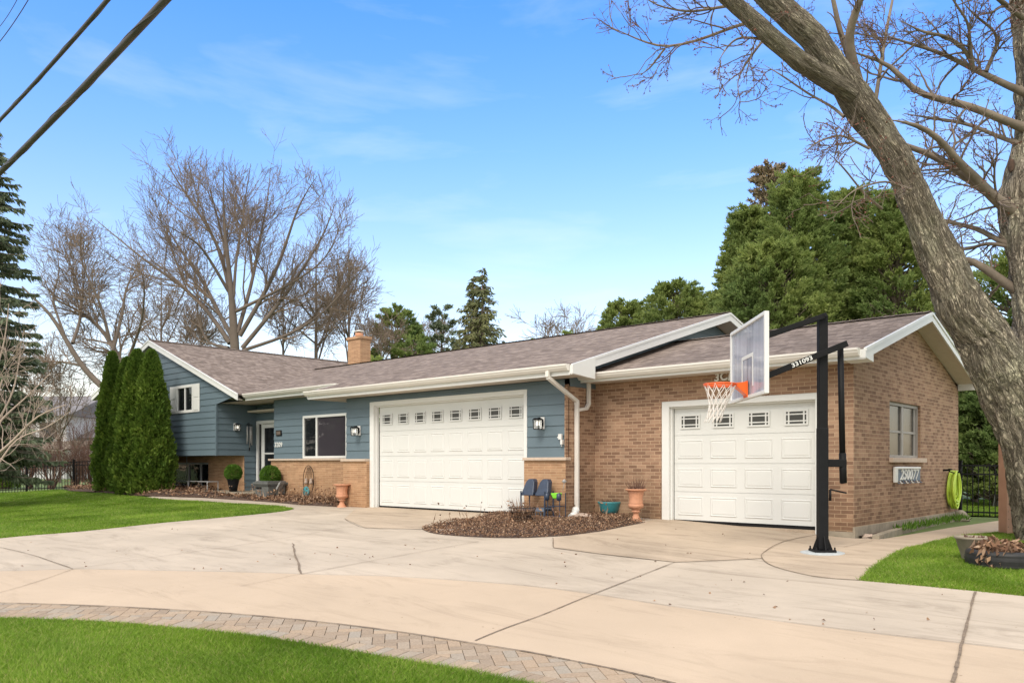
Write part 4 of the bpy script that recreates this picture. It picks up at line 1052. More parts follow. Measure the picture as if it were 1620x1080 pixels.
# ---- pot lathe helpers
def fill_twigs(parent, z, r, n, h, mat, name='dry_stems'):
    rng = np.random.default_rng(int(n*7+h*100)); th = rng.uniform(0, 6.28, n); rr = r*np.sqrt(rng.uniform(0, 1, n))
    P = np.stack([rr*np.cos(th), rr*np.sin(th), np.full(n, z)], 1); D = unit(np.stack([np.cos(th)*.35+rng.normal(size=n)*.2, np.sin(th)*.35+rng.normal(size=n)*.2, np.ones(n)], 1))
    V, Fq = leaves(P, D, rng.uniform(.4, 1, n)*h, .008, 0, rng); V2, F2 = leaves(P+D*h*.1, unit(D+rng.normal(size=D.shape)*.8), rng.uniform(.04, .09, n), .035, .3, rng)
    V, Fq = join_vf([(V, Fq), (V2, F2)]); return link(name, np_mesh(name, V, Fq, mat=mat), parent)
def urn(s=1.0):
    e = empty('urn_planter')
    m = MB(); m.lathe([(.0, 0), (.15, 0), (.15, .03), (.11, .06), (.065, .16), (.06, .22), (.10, .235), (.10, .26), (.07, .275), (.10, .30), (.165, .34), (.175, .39), (.16, .42)], (0, 0, 0), 32); m.build('foot', M['terracotta'], e)
    m = MB(); m.lathe([(.16, .42), (.155, .44), (.15, .55), (.17, .66), (.185, .70)], (0, 0, 0), 48, flute=.02); m.build('bowl', M['terracotta'], e)
    m = MB(); m.lathe([(.185, .70), (.235, .72), (.245, .745), (.225, .755), (.18, .74), (.17, .70), (0, .69)], (0, 0, 0), 32); m.build('rim', M['terracotta'], e)
    return e
u1 = urn(); p = PG(1006, 826); u1.location = (p[0], p[1]-.0, G(*p)); tag(u1, 'fluted terracotta urn full of dry stems left of the single garage door', 'planter urn', 'terracotta urns')
fill_twigs(u1, .70, .15, 90, .42, M['brownshrub'])
u2 = copy_tree(u1); p = PG(541, 803); u2.location = (p[0], p[1], G(*p)); u2.scale = (.9, .9, .8); tag(u2, 'terracotta urn with a bare rim standing in front of the tan brick wainscot', 'planter urn')
for c in list(u2.children):
    if c.name.startswith('dry_stems'): bpy.data.objects.remove(c)
u1.scale = (.84, .84, .84)
p = PG(957, 819); e = empty('glazed_pot', (p[0], p[1]+.15, G(*p)), 'round teal glazed pot with dead stems in the flower bed', 'flower pot')
m = MB(); m.lathe([(0, .05), (.12, .05), (.19, .16), (.225, .29), (.24, .32), (.225, .325), (.20, .29), (0, .28)], (0, 0, 0), 28); m.build('bowl', M['teal'], e); fill_twigs(e, .28, .18, 30, .16, M['brownshrub'])

# ---- boxwood balls
def ball(parent, c, r, n=9000, seed=1, name='foliage'):
    rng = np.random.default_rng(seed); d = unit(rng.normal(size=(n, 3))); rr = r*(.72+.28*rng.uniform(0, 1, n)**.5)*(1+.05*np.sin(d[:, 0]*9+seed)*np.cos(d[:, 2]*8))
    P = np.array(c)+d*rr[:, None]; D = unit(d+rng.normal(size=d.shape)*.7)
    V, Fq = leaves(P, D, rng.uniform(.02, .04, n), .02, .2, rng)
    return link(name, np_mesh(name, V, Fq, mat=M['box']), parent)
p = PY(369, 772.5, 13.2); e = empty('potted_boxwood', (p[0], p[1], .215), 'clipped boxwood ball in a tall black pot on the porch slab', 'potted plant')
m = MB(); m.prism([(-.13, 0), (.13, 0), (.17, .40), (-.17, .40)], 'y', -.16, .16); m.lathe([(.13, .0), (.155, .22), (.19, .385), (.205, .40), (.19, .41), (.15, .38), (0, .38)], (0, 0, 0), 24)
m = MB(); m.lathe([(0, 0), (.12, .0), (.15, .2), (.19, .385), (.205, .40), (.19, .41), (.15, .38), (0, .38)], (0, 0, 0), 24); m.build('pot', M['blackrough'], e); ball(e, (0, 0, .60), .27, seed=3)
# ---- grey planter box with mail slot and boxwood ball
p = PG(421, 791); gz = G(*p); e = empty('planter_box', (p[0], p[1]+.15, gz-.02), 'grey wooden planter box with a boxwood ball beside the front steps', 'planter')
m = MB(); m.box(-.36, .36, -.30, .28, 0, .50); m.build('case', M['greypaint'], e, .008)
m = MB(); m.box(-.42, .42, -.36, .34, .5, .56); m.box(-.39, .39, -.33, .31, .46, .50); m.box(-.37, .37, -.31, .29, .56, .60); m.build('lid', M['greypaint'], e, .008)
m = MB(); m.box(-.30, .0, -.306, -.301, .36, .42); m.build('slot', M['black'], e)
m = MB(); m.box(-.33, .33, -.309, -.3005, .05, .33); m.build('face_panel', M['greypaint'], e, .004)
ball(e, (-.02, 0, .76), .30, 11000, seed=5)
m = MB(); m.prism([(.43, .38), (.62, .56), (.70, .60), (.66, .52), (.50, .34)], 'y', -.1, .05); m.build('scoop', M['grey'], e, .01)

# ---- turquoise garden ornament (wire plant stand)
p = PG(481, 793); e = empty('garden_ornament', (p[0], p[1]+.15, G(*p)), 'wire garden ornament with a turquoise glass disc against the brick wainscot', 'garden ornament')
m = MB()
a = [(.27*math.cos(t), .0, .62+.42*math.sin(t)) for t in np.linspace(-.9, math.pi+.9, 22)]; m.tube(a, .009, 6); m.tube([(-.2, 0, 0), (-.17, 0, .32)], .009, 6); m.tube([(.2, 0, 0), (.17, 0, .32)], .009, 6)
for k in range(5): m.tube([(-.2+.1*k, .01, .55), (-.06+.03*k, .01, 1.0)], .005, 5)
m.build('wire_frame', M['black'], e)
m = MB(); m.lathe([(.0, -.02), (.12, -.012), (.17, .0), (.12, .02), (0, .03)], (0, 0, 0), 24); d_ = m.build('glass_disc', M['teal'], e); d_.rotation_euler = (R(90), 0, 0); d_.location = (-.03, -.06, .27)
m = MB(); m.lathe([(.0, .0), (.06, .02), (.05, .08), (.03, .1), (.05, .14), (.0, .18)], (0, 0, 0), 12); d_ = m.build('figure', M['stone'], e); d_.location = (-.12, 0, .50); d2 = d_.copy(); COL.objects.link(d2); d2.location = (.13, 0, .50)

# ---- metal bench by the basement window
p = PG(291, 778); e = empty('garden_bench', (p[0], p[1]+.35, G(*p)), 'thin grey metal bench standing in the leaf bed under the basement window', 'bench')
m = MB()
for k in range(5): m.box(-1.5, 1.4, -.2+k*.085, -.15+k*.085, .36, .38)
m.build('seat', M['grey'], e)
for sx in (-1.45, 0, 1.35):
    for sy in (-.2, .18): m = MB(); m.tube([(sx, sy, 0), (sx, sy, .36)], .018, 6); m.build('leg', M['grey'], e)
p = PG(276, 776); e = empty('hanging_rod', (p[0], p[1]+.45, G(*p)), 'thin grey shepherd rod rising in front of the basement window', 'garden rod')
m = MB(); m.tube([(0, 0, 0), (0, 0, 1.5), (-.05, 0, 1.62), (-.13, 0, 1.62), (-.17, 0, 1.54)], .014, 6); m.build('rod', M['grey'], e)
m = MB(); m.lathe([(0, 0), (.06, .03), (.05, .14), (.0, .18)], (-.17, 0, 1.36), 10); m.build('feeder', M['white'], e)

# ---- boot rack: two black chair shells on a metal shelf, green basket beside
p = PG(853, 823); yb = YG-.11-.28; base = PY(849, 813, yb)
e = empty('folding_bench', (base[0], yb, G(base[0], yb)+.02), 'dark metal frame bench with two navy seat shells beside the wide garage door', 'bench')
def px2(u): return PY(u, 800, yb)[0]-base[0]
xl, xr_ = px2(830.5), px2(868)
for nm, xx in (('leg', xl), ('leg', xr_)):
    m = MB()
    for yy in (-.12, .14): m.bar((xx, yy, -.02), (xx, yy, .56), .022)
    m.bar((xx, -.12, .25), (xx, .14, .25), .02); m.build(nm, M['navy'], e)
m = MB(); m.box(xl, xr_, -.13, -.105, .17, .23); m.box(xl, xr_, .12, .145, .17, .23); m.box(xl, xr_, -.13, -.11, .02, .04)
for k in range(9): m.bar((xl+(k+.5)*(xr_-xl)/9, -.115, .03), (xl+(k+.5)*(xr_-xl)/9, -.115, .17), .008)
m.box(xl+.02, xr_-.02, -.1, .12, .205, .215); m.build('shelf', M['bluegrey'], e)
m = MB(); m.box(xl, xr_, -.02, .02, .50, .53); m.build('top_rail', M['navy'], e)
for cxu in (838.5, 861):
    m = MB(); cx0 = px2(cxu); prof = [(-.17, .47), (.15, .47), (.15, .55), (.11, .74), (.06, .80), (-.06, .80), (-.11, .74)]
    def L2(s_, yy): return [(cx0+a*s_, yy, z) for a, z in prof]
    fr, bk = L2(1, -.10), L2(.9, .04); bk = [(x, yy+(z-.47)*.35, z) for x, yy, z in bk]; fr = [(x, yy+(z-.47)*.35, z) for x, yy, z in fr]
    m.face(fr); m.face(bk[::-1])
    for i in range(7): j = (i+1) % 7; m.face([fr[j], fr[i], bk[i], bk[j]])
    m.build('seat_shell', M['navy'], e, .02)
e2 = empty('plant_stand', (px2(880)+base[0], yb, G(base[0], yb)), 'thin wire stand holding a lime green tray beside the navy seats', 'plant stand')
m = MB()
for sx in (-.15, .15):
    for yy in (-.08, .10): m.bar((sx, yy, 0), (sx, yy, .56), .014)
for z in (.1, .3): 
    for yy in (-.08, .1): m.bar((-.15, yy, z), (.15, yy, z), .01)
    for sx in (-.15, .15): m.bar((sx, -.08, z), (sx, .1, z), .01)
m.build('wire_frame', M['navy'], e2)
m = MB(); m.prism([(-.10, .55), (.10, .56), (.08, .45), (-.03, .44)], 'y', -.07, .07); m.build('tray', M['green_plastic'], e2, .02)
for sx in (-.17, .13):
    m = MB(); m.lathe([(0, .40), (.05, .42), (.045, .54), (.0, .56)], (sx, -.08, 0), 10); m.build('handle_grip', M['navy'], e2)
m = MB(); m.tube([(.16, 0, .6), (.2, 0, .75)], .006, 5); m.lathe([(0, 0), (.05, .04), (0, .09)], (.2, 0, .74), 8); m.build('finial', M['grey'], e2)

# ---- spigot-side rocks, wire basket, stone slabs in the bed
def rock(name, pix, sx, sy, sz, mat, label, cat, grp=None, rz=0, seed=0, dz=0):
    p = PG(*pix); e_ = bpy.data.meshes.new(name); import bmesh
    bm = bmesh.new(); bmesh.ops.create_icosphere(bm, subdivisions=3, radius=1)
    for v in bm.verts:
        k = 1+.22*noise.noise(v.co*1.7+Vector((seed*3.1, 0, 0)))+.09*noise.noise(v.co*5+Vector((seed, 2, 0)))
        v.co = Vector((v.co.x*sx*k, v.co.y*sy*k, max(v.co.z, -.5)*sz*k))
    bm.to_mesh(e_); bm.free(); e_.materials.append(mat); o = link(name, e_); o.location = (p[0], p[1], G(*p)+sz*.35+dz); o.rotation_euler.z = rz
    return tag(o, label, cat, grp)
rock('stone_slab', (714, 842), .42, .16, .03, M['stone'], 'long flat pale stone at the pointed left tip of the flower bed', 'stone', rz=R(25), seed=1, dz=.02)
rock('garden_rock', (922, 824), .26, .17, .10, M['stone'], 'pinkish rock at the foot of the long downspout', 'rock', seed=2, dz=.02)
rock('garden_rock', (1375, 853), .12, .08, .07, M['stone'], 'pale wedge of rock by the outer corner of the brick side wall', 'rock', seed=3)
rock('garden_rock', (1517, 823), .2, .18, .17, M['found'], 'round rock where the hose hangs at the far wall corner', 'rock', seed=4)
p = PG(815, 834); e = empty('wire_basket', (p[0], p[1]+.2, G(*p)+.10), 'rusty round wire basket half buried in the dead leaves', 'basket')
m = MB()
for z, r in ((0, .17), (.09, .20), (.18, .23), (.26, .25)): m.tube([(r*math.cos(t), r*math.sin(t), z) for t in np.linspace(0, 6.283, 25)], .006, 5)
for k in range(20): t = k*.314; m.tube([(.17*math.cos(t), .17*math.sin(t), 0), (.25*math.cos(t), .25*math.sin(t), .26)], .004, 4)
m.build('wire_cage', M['black'], e)
fill_twigs(e, .1, .2, 160, .42, M['leaf'], 'dead_plant')
# crumpled extension at the downspout foot
p = (XC+.06, 12.74); e = empty('splash_extension', (p[0], p[1], G(*p)+.02), 'crumpled white drain extension at the foot of the long downspout', 'drain extension')
m = MB(); m.tube([(0, 0, .22), (.01, -.01, .15), (.0, -.03, .09), (.03, -.10, .05), (.05, -.22, .03)], [.06, .085, .07, .09, .075], 10); m.build('corrugated_pipe', M['white'], e)

# ---- basketball hoop
bp = PT(1301, 881, 11.6); bz = G(bp[0], bp[1])+.03
hoop = empty('basketball_hoop', (bp[0], bp[1], bz), 'black post basketball hoop with a clear backboard over the driveway', 'basketball hoop', rz=R(YAW-1.2))
H0 = .22 - 0.0
m = MB(); m.box(-.062, .062, -.062, .062, .04, 3.38); m.build('post', M['black'], hoop, .012)
m = MB(); m.box(-.068, .068, -.068, .068, .04, 1.78); m.build('post_pad', M['blackrough'], hoop, .014)
m = MB(); m.box(-.15, .15, -.15, .15, .015, .04); m.build('base_plate', M['black'], hoop, .004)
for k in range(4):
    a = R(90*k); m = MB(); m.prism([(.062, .04), (.145, .04), (.062, .26)], 'y', -.008, .008); o = m.build('gusset', M['black'], hoop); o.rotation_euler.z = a
for sx in (-.2, .2):
    for sy in (-.16, .16): m = MB(); m.lathe([(.02, .015), (.02, .05), (.012, .05), (.012, .085), (0, .085)], (sx*.65, sy*.78, 0), 8); m.build('anchor_bolt', M['black'], hoop)
m = MB(); m.lathe([(.0, .012), (.27, .012), (.30, .004), (.31, -.02)], (0, 0, 0), 32); m.build('footing', M['footing'] if 'footing' in M else M['stone'], hoop)
BX = -1.04
m = MB(); y0, y1, z0, z1 = -.87, .99, 2.20, 3.29; t = .045
m.box(BX-.03, BX+.03, y0, y0+t, z0, z1); m.box(BX-.03, BX+.03, y1-t, y1, z0, z1); m.box(BX-.03, BX+.03, y0+t, y1-t, z1-t, z1); m.box(BX-.03, BX+.03, y0+t, y1-t, z0, z0+t)
m.build('board_frame', M['white'], hoop, .006)
gm_, nt_, ln_, pp_ = new_mat('clear_acrylic'); pp_.inputs['Base Color'].default_value = (.50, .53, .64, 1); pp_.inputs['Roughness'].default_value = .08; pp_.inputs['Alpha'].default_value = .62
tcx = N(nt_, 'ShaderNodeTexCoord'); mpx = N(nt_, 'ShaderNodeMapping'); mpx.inputs['Scale'].default_value = (1, 5, .5); ln_.new(tcx.outputs['Object'], mpx.inputs[0]); nx_ = N(nt_, 'ShaderNodeTexNoise', Scale=1.2, Detail=4.0); ln_.new(mpx.outputs[0], nx_.inputs[0])
mr_ = N(nt_, 'ShaderNodeMapRange'); ln_.new(nx_.outputs[0], mr_.inputs[0]); mr_.inputs[1].default_value = .35; mr_.inputs[2].default_value = .65; mr_.inputs[3].default_value = .45; mr_.inputs[4].default_value = .85; ln_.new(mr_.outputs[0], pp_.inputs['Alpha'])
m = MB(); m.box(BX-.008, BX+.004, y0+t, y1-t, z0+t, z1-t); m.build('clear_panel', gm_, hoop)
m = MB(); yy0, yy1, zz0, zz1 = .06-.305, .06+.305, 2.36, 2.83; w_ = .05; f0, f1 = BX-.012, BX-.009
for xx0, xx1 in ((BX-.013, BX-.0095), (BX+.0055, BX+.009)):
    m.box(xx0, xx1, yy0, yy0+w_, zz0, zz1-w_); m.box(xx0, xx1, yy1-w_, yy1, zz0, zz1-w_); m.box(xx0, xx1, yy0, yy1, zz1-w_, zz1)
m.build('target_square', M['white'], hoop)
for sy in (-.12, .12):
    m = MB(); m.bar((BX+.03, sy, 3.02), (.02, sy, 3.37), .03, .07); m.build('upper_arm', M['black'], hoop, .004)
for sy in (-.14, .14):
    m = MB(); m.bar((BX+.03, sy, 2.43), (.30, sy, 2.965), .03, .085); la = m.build('lower_arm', M['black'], hoop, .004)
ang_ = math.atan2(2.965-2.43, .30-(BX+.03))
tx = text_mesh('arm_lettering', '331093', .092, M['white'], hoop, .002, bold=.002); tx.rotation_euler = (R(90), -ang_, 0); tx.location = (-.34, -.1585, 2.43+(-.34-(BX+.03))*math.tan(ang_)+.0); tx.scale = (1.15, .9, 1)
m = MB(); m.bar((BX+.02, -.10, 2.38), (BX+.02, -.10, 3.08), .04, .04); m.bar((BX+.02, .10, 2.38), (BX+.02, .10, 3.08), .04, .04); m.bar((BX+.035, -.16, 3.03), (BX+.035, .16, 3.03), .05, .05); m.bar((BX+.035, -.16, 2.44), (BX+.035, .16, 2.44), .05, .05); m.build('mount_bracket', M['black'], hoop)
m = MB(); m.tube([(.255, 0, 2.95), (.285, 0, 1.35)], .042, 12); m.tube([(.285, 0, 1.42), (.297, 0, .99), (.298, 0, .985)], [.05, .05, .03], 12); m.build('actuator', M['black'], hoop)
for px_, pz_ in ((.255, 2.945), (0, 2.84), (0, 3.36)): m = MB(); m.tube([(px_, -.15, pz_), (px_, .15, pz_)], .02, 8); m.build('pivot_pin', M['black'], hoop)
m = MB(); m.box(.065, .33, -.05, .05, 1.22, 1.33); m.build('actuator_bracket', M['black'], hoop, .01)
m = MB(); m.tube([(.33, -.03, .85), (.10, -.03, .90)], .012, 6); m.tube([(.1, -.03, .90), (.10, -.03, .74)], .018, 8); m.build('crank_holder', M['black'], hoop)
rx, ry, rz = BX-.04-.36, .06, 2.41
m = MB(); m.tube([(rx+.2286*math.cos(a), ry+.2286*math.sin(a), rz) for a in np.linspace(0, 6.283, 41)], .011, 8); m.tube([(rx+.2286*math.cos(a), ry+.2286*math.sin(a), rz-.022) for a in np.linspace(0, 6.283, 41)], .006, 6); m.build('rim', M['orange'], hoop)
m = MB(); a0 = BX-.03
for sy in (-.085, .085): m.prism([(a0, rz+.03), (a0-.17, rz+.012), (a0-.17, rz-.012), (a0, rz-.17)], 'y', ry+sy-.004, ry+sy+.004)
m.box(a0-.22, a0, ry-.085, ry+.085, rz+.005, rz+.015); m.box(a0-.012, a0+.0, ry-.1, ry+.1, rz-.19, rz+.04); m.prism([(a0-.001, rz-.17), (a0-.17, rz-.02), (a0-.165, rz-.012), (a0-.001, rz-.16)], 'y', ry-.085, ry+.085)
m.build('rim_bracket', M['orange'], hoop)
net = MB(); NS = 12; levels = [(0, .2286, 0), (-.10, .185, .005), (-.20, .145, .02), (-.30, .118, .035), (-.40, .105, .06), (-.49, .11, .09)]
def npnt(k, i):
    dz_, r_, off = levels[i]; a = 2*math.pi*(k+(.5 if i % 2 else 0))/NS; j = random.uniform(-.008, .008)
    return (rx-off+(r_+j)*math.cos(a), ry+(r_+j)*math.sin(a), rz-.01+dz_+j)
pts_ = [[npnt(k, i) for k in range(NS)] for i in range(len(levels))]
for i in range(len(levels)-1):
    for k in range(NS):
        for dk in ((0, -1) if i % 2 == 0 else (0, 1)):
            a, b_ = Vector(pts_[i][k]), Vector(pts_[i+1][(k+dk) % NS]); mid = (a+b_)/2+Vector((0, 0, -.008)); net.tube([a, mid, b_], .0055, 5, cap=False)
for k in range(NS): a = Vector(pts_[-1][k]); net.tube([a, a+Vector((-.02, 0, -.05))], .005, 4)
net.build('net', M['net'], hoop)

# ---- lime hose on the side wall
hp0 = PX(1512, 745, XR+.10); e = empty('garden_hose', (XR+.10, hp0[1]-.12, 0), 'coiled lime green garden hose hanging at the far end of the brick side wall', 'garden hose')
zt_ = hp0[2]
m = MB(); rng = random.Random(4); pts_ = []
for k in range(12):
    dy = rng.uniform(-.10, .10); bot = rng.uniform(.12, .42); wd = rng.uniform(.16, .36); off = rng.uniform(-.04, .06)
    lp = [(off+.02*math.sin(k), dy*.3-wd*math.sin(t)*(.45+.55*math.sin(t/2)), zt_-(zt_-bot)*(1-math.cos(t))/2) for t in np.linspace(0, 6.283, 26)]
    pts_ += lp[:-1]
m.tube(pts_, .021, 8); m.build('hose', M['lime'], e)
m = MB(); m.tube([(-.1, 0, zt_), (.10, 0, zt_-.02), (.13, 0, zt_+.05)], .02, 8); m.tube([(-.1, -.45, zt_+.02), (.02, -.45, zt_+.03)], .02, 8); m.lathe([(0, 0), (.05, .01), (.05, .03), (0, .04)], (.03, -.45, zt_+.02), 10); m.tube([(.02, -.45, zt_), (.03, -.1, zt_-.04), (.03, 0, zt_-.08)], .014, 8); m.build('hose_hook', M['black'], e)

# ---- edging stones with green shoots along the side wall
es = smooth_line([PG(1385, 855), PG(1412, 846), PG(1450, 836), PG(1490, 826), PG(1512, 821)], 3)
ed = MB()
for i in range(len(es)-1):
    a, b_ = Vector(es[i]), Vector(es[i+1]); d = (b_-a); L = d.length; d.normalize(); k = max(1, round(L/.42))
    for j in range(k):
        p, q = a+d*L*(j+.03)/k, a+d*L*(j+.97)/k; z = G(p.x, p.y)
        ed.bar((p.x, p.y, z+.03), (q.x, q.y, z+.03+random.uniform(-.006, .006)), .11, .13)
eo = ed.build('stone_edging', M['found'], None, .012); tag(eo, 'low row of mossy edging stones along the brick side wall', 'edging')
bedp = [p for p in es]+[(XR+.03, es[-1][1]), (XR+.03, es[0][1]+.1)]
tag(sheet('side_bed_soil', bedp, .05, M['soil'], .3), kind='structure')
rng = np.random.default_rng(11); n = 420; yy = rng.uniform(es[3][1]+.3, es[-1][1]-.4, n); t = (yy-es[0][1])/(es[-1][1]-es[0][1])
cl_ = np.sin(yy*9)*.06; xx = XR+.12+rng.uniform(0, .22, n)+cl_; P = np.stack([xx, yy, Gv(xx, yy)+.05], 1); D = unit(np.stack([rng.normal(size=n)*.35, rng.normal(size=n)*.35, np.ones(n)], 1))
V, Fq = leaves(P, D, rng.uniform(.08, .19, n), .022, .3, rng); tag(link('bulb_shoots', np_mesh('bulb_shoots', V, Fq, mat=M['box'])), kind='stuff', label='young green bulb shoots in the narrow bed along the brick side wall')

# ---- tyre planter, urn pot and salmon wooden post on the right
p = PG(1580, 902); tp = (p[0], p[1]+.30); tz = G(*tp)
e = empty('tyre_planter', (tp[0], tp[1], tz), 'old black tyre planter filled with dead leaves at the foot of the big tree', 'tyre planter')
m = MB(); prof = [(.30, .03), (.38, .0), (.42, .02), (.435, .05), (.425, .065), (.44, .08), (.43, .095), (.445, .11), (.432, .125), (.44, .14), (.425, .155), (.435, .17), (.42, .205), (.37, .225), (.31, .20), (.29, .17)]
m.lathe(prof, (0, 0, 0), 64); m.build('tyre', M['rubber'], e)
m = MB(); m.lathe([(.31, .15), (.2, .19), (0, .22)], (0, 0, 0), 24); m.build('soil', M['soil'], e)
rng = np.random.default_rng(5); n = 520; th = rng.uniform(0, 6.28, n); rr = .31*np.sqrt(rng.uniform(0, 1, n)); P = np.stack([rr*np.cos(th), rr*np.sin(th), .2+rng.uniform(0, .17, n)*(1-rr/.5)], 1); D = unit(rng.normal(size=(n, 3))*np.array([1, 1, .8]))
V, Fq = leaves(P, D, rng.uniform(.05, .14, n), rng.uniform(.02, .05, n), .5, rng)
n2 = 70; P2 = np.stack([.18+rng.normal(size=n2)*.07, -.36+rng.normal(size=n2)*.05, rng.uniform(.08, .38, n2)], 1)-np.array([.25, .0, 0]); D2 = unit(np.stack([rng.normal(size=n2)*.5, -.4+rng.normal(size=n2)*.4, -.8*np.ones(n2)], 1)); V2, F2 = leaves(P2, D2, rng.uniform(.08, .16, n2), .05, .5, rng)
V, Fq = join_vf([(V, Fq), (V2, F2)]); link('dead_foliage', np_mesh('dead_foliage', V, Fq, mat=M['leaf']), e)
pp = PT(1541, 868, 10.6); e = empty('grey_pot', (pp[0], pp[1], G(pp[0], pp[1])), 'weathered grey tapered pot standing behind the tyre planter', 'flower pot')
m = MB(); m.lathe([(0, 0), (.12, 0), (.14, .04), (.215, .30), (.235, .31), (.235, .335), (.20, .335), (.17, .28), (0, .27)], (0, 0, 0), 24); m.build('bowl', M['found'], e); fill_twigs(e, .27, .15, 40, .14, M['brownshrub'])
pp = PT(1598, 840, 13.9); e = empty('wooden_post', (pp[0], pp[1], G(pp[0], pp[1])), 'thick salmon coloured timber post behind the big tree trunk', 'post', rz=R(YAW))
m = MB(); m.box(-.13, .16, -.12, .12, -.1, 2.3); m.box(-.16, .19, -.15, .15, 2.3, 2.36); m.box(-.03, .03, -.128, -.12, -.1, 2.3); m.build('timber', M['cedar'], e, .012)
m = MB()
for k in range(16): m.lathe([(.0, 0), (.011, 0), (.011, .004), (0, .004)], (0, 0, 0), 8) if False else m.box(-.112+(.008 if k % 2 else 0), -.098+(.008 if k % 2 else 0), -.1225, -.1202, .15+k*.13, .165+k*.13)
m.build('nail_holes', M['joint'], e)['kind'] = 'stuff'

# ---- gate and fence on the right
def picket_fence(name, a, b, h, label, cat, gap=.11, posts=(), ztop2=.14, group=None, gate=False):
    a, b = Vector(a), Vector(b); e = empty(name, (a.x, a.y, 0), label, cat, group); L = (b-a).length; d = (b-a).normalized(); o = Vector((a.x, a.y, 0))
    def P(s, z): q = a+d*s; return (q.x-a.x, q.y-a.y, z+G(q.x, q.y))
    n = int(L/gap)
    for z in (.12, h-.03, h-ztop2-.03): rails = MB(); rails.bar(P(0, z), P(L, z), .03, .035); rails.build('rail', M['black'], e)
    pk = MB()
    for k in range(n): s = (k+.5)*L/n; pk.bar(P(s, .04), P(s, h), .018)
    pk.build('pickets', M['black'], e)['kind'] = 'stuff'
    for s in posts:
        m = MB(); q = P(s, 0); m.box(q[0]-.035, q[0]+.035, q[1]-.035, q[1]+.035, q[2], q[2]+h+.06); m.prism([(q[0]-.045, q[1]-.045), (q[0]+.045, q[1]-.045), (q[0]+.045, q[1]+.045), (q[0]-.045, q[1]+.045)], 'z', q[2]+h+.06, q[2]+h+.085); m.build('post', M['black'], e)
    return e
g0 = PT(1517, 800, 18.8); g1 = PT(1588, 800, 18.4)
picket_fence('garden_gate', g0[:2], g1[:2], 1.22, 'narrow black metal gate between the brick side wall and the big tree', 'gate', posts=(.03, ), ztop2=.2)
g2 = PT(1760, 800, 17.6)
picket_fence('metal_fence', g1[:2], g2[:2], 1.22, 'black metal picket fence behind the big leaning tree on the right', 'fence', posts=(.05, 2.2), ztop2=.2)
f0, f1 = PT(155, 770, 33.3), PT(-140, 770, 31.5)
L_ = (Vector(f0[:2])-Vector(f1[:2])).length
picket_fence('metal_fence', f0[:2], f1[:2], 1.16, 'black metal picket fence across the lawn left of the arborvitae', 'fence', posts=(.9, 2.6, 4.3, 6.0), gap=.105)
# ---- covered kettle grill beyond the gate
pp = PT(1584, 790, 22.5); e = empty('kettle_grill', (pp[0], pp[1], G(pp[0], pp[1])), 'black kettle grill on the grass beyond the garden gate', 'grill')
m = MB(); m.lathe([(0, .62), (.2, .66), (.29, .80), (.30, .88), (.27, 1.0), (.16, 1.1), (0, 1.13)], (0, 0, 0), 24); m.build('kettle', M['black'], e)
for k in range(3): m = MB(); a = k*2.09; m.tube([(.15*math.cos(a), .15*math.sin(a), .7), (.3*math.cos(a), .3*math.sin(a), 0)], .015, 6); m.build('leg', M['grey'], e)
# ---- lattice trellis far behind gate
pA, pB = PT(1522, 790, 27), PT(1640, 790, 26.5); e = empty('lattice_screen', (pA[0], pA[1], 0), 'low brown lattice screen behind the gate', 'lattice'); A_, B_ = Vector(pA[:2]), Vector(pB[:2]); L = (B_-A_).length; d = (B_-A_)/L; m = MB()
for k in range(int((L+1)/.16)):
    for sg in (0, 1):
        s0, s1 = k*.16-.9, k*.16; z0_, z1_ = (.45, 1.35) if sg else (1.35, .45)
        if s0 < 0: f_ = -s0/(s1-s0); z0_ += (z1_-z0_)*f_; s0 = 0
        if s1 > L: f_ = (L-s0)/(s1-s0); z1_ = z0_+(z1_-z0_)*f_; s1 = L
        if s1-s0 > .02: q0, q1 = d*s0, d*s1; m.bar((q0.x, q0.y, z0_), (q1.x, q1.y, z1_), .03, .012)
m.build('slats', M['limb'], e); m = MB(); m.bar((0, 0, 1.38), ((B_-A_).x, (B_-A_).y, 1.38), .05); m.bar((0, 0, .42), ((B_-A_).x, (B_-A_).y, .42), .05); m.build('frame', M['limb'], e)

# ---- neighbour house far left
o0 = PT(70, 770, 62); e = empty('neighbour_house', (o0[0], o0[1], 0), 'white two storey house with a dark roof far behind the left fence', 'house', rz=R(YAW-6))
Wd, Dp = 13.0, 9.0; x0 = -8.0
m = MB()
m.box(x0, x0+Wd-3.2, 0, Dp, -.3, 4.85); m.box(x0+Wd-3.2, x0+Wd+3, 1.5, Dp, -.3, 3.2); m.build('wall', M['neighbour_white'], e)
m = MB(); m.prism([(-.4, 4.8), (Dp+.4, 4.8), (Dp/2, 6.7)], 'x', x0-.4, x0+Wd-2.8); m.build('roof', M['neighbour_roof'], e)
m = MB(); m.prism([(1.0, 3.15), (Dp+.4, 3.15), (Dp/2+.7, 4.6)], 'x', x0+Wd-3.1, x0+Wd+3.4); m.build('roof', M['neighbour_roof'], e)
m = MB(); m.prism([(-1.8, 2.25), (.05, 2.9), (.05, 2.2)], 'x', x0+2.0, x0+Wd+1.6); m.build('porch_roof', M['limb'], e)
for wx_ in (x0+1.2, x0+4.6, x0+7.6):
    for wz_ in (3.1, .7):
        m = MB(); m.box(wx_, wx_+1.5, -.05, -.02, wz_, wz_+1.3); w_ = m.build('window', M['white'], e)
        m = MB(); m.box(wx_+.08, wx_+1.42, -.07, -.051, wz_+.08, wz_+1.22); m.build('pane', M['glass'], w_)
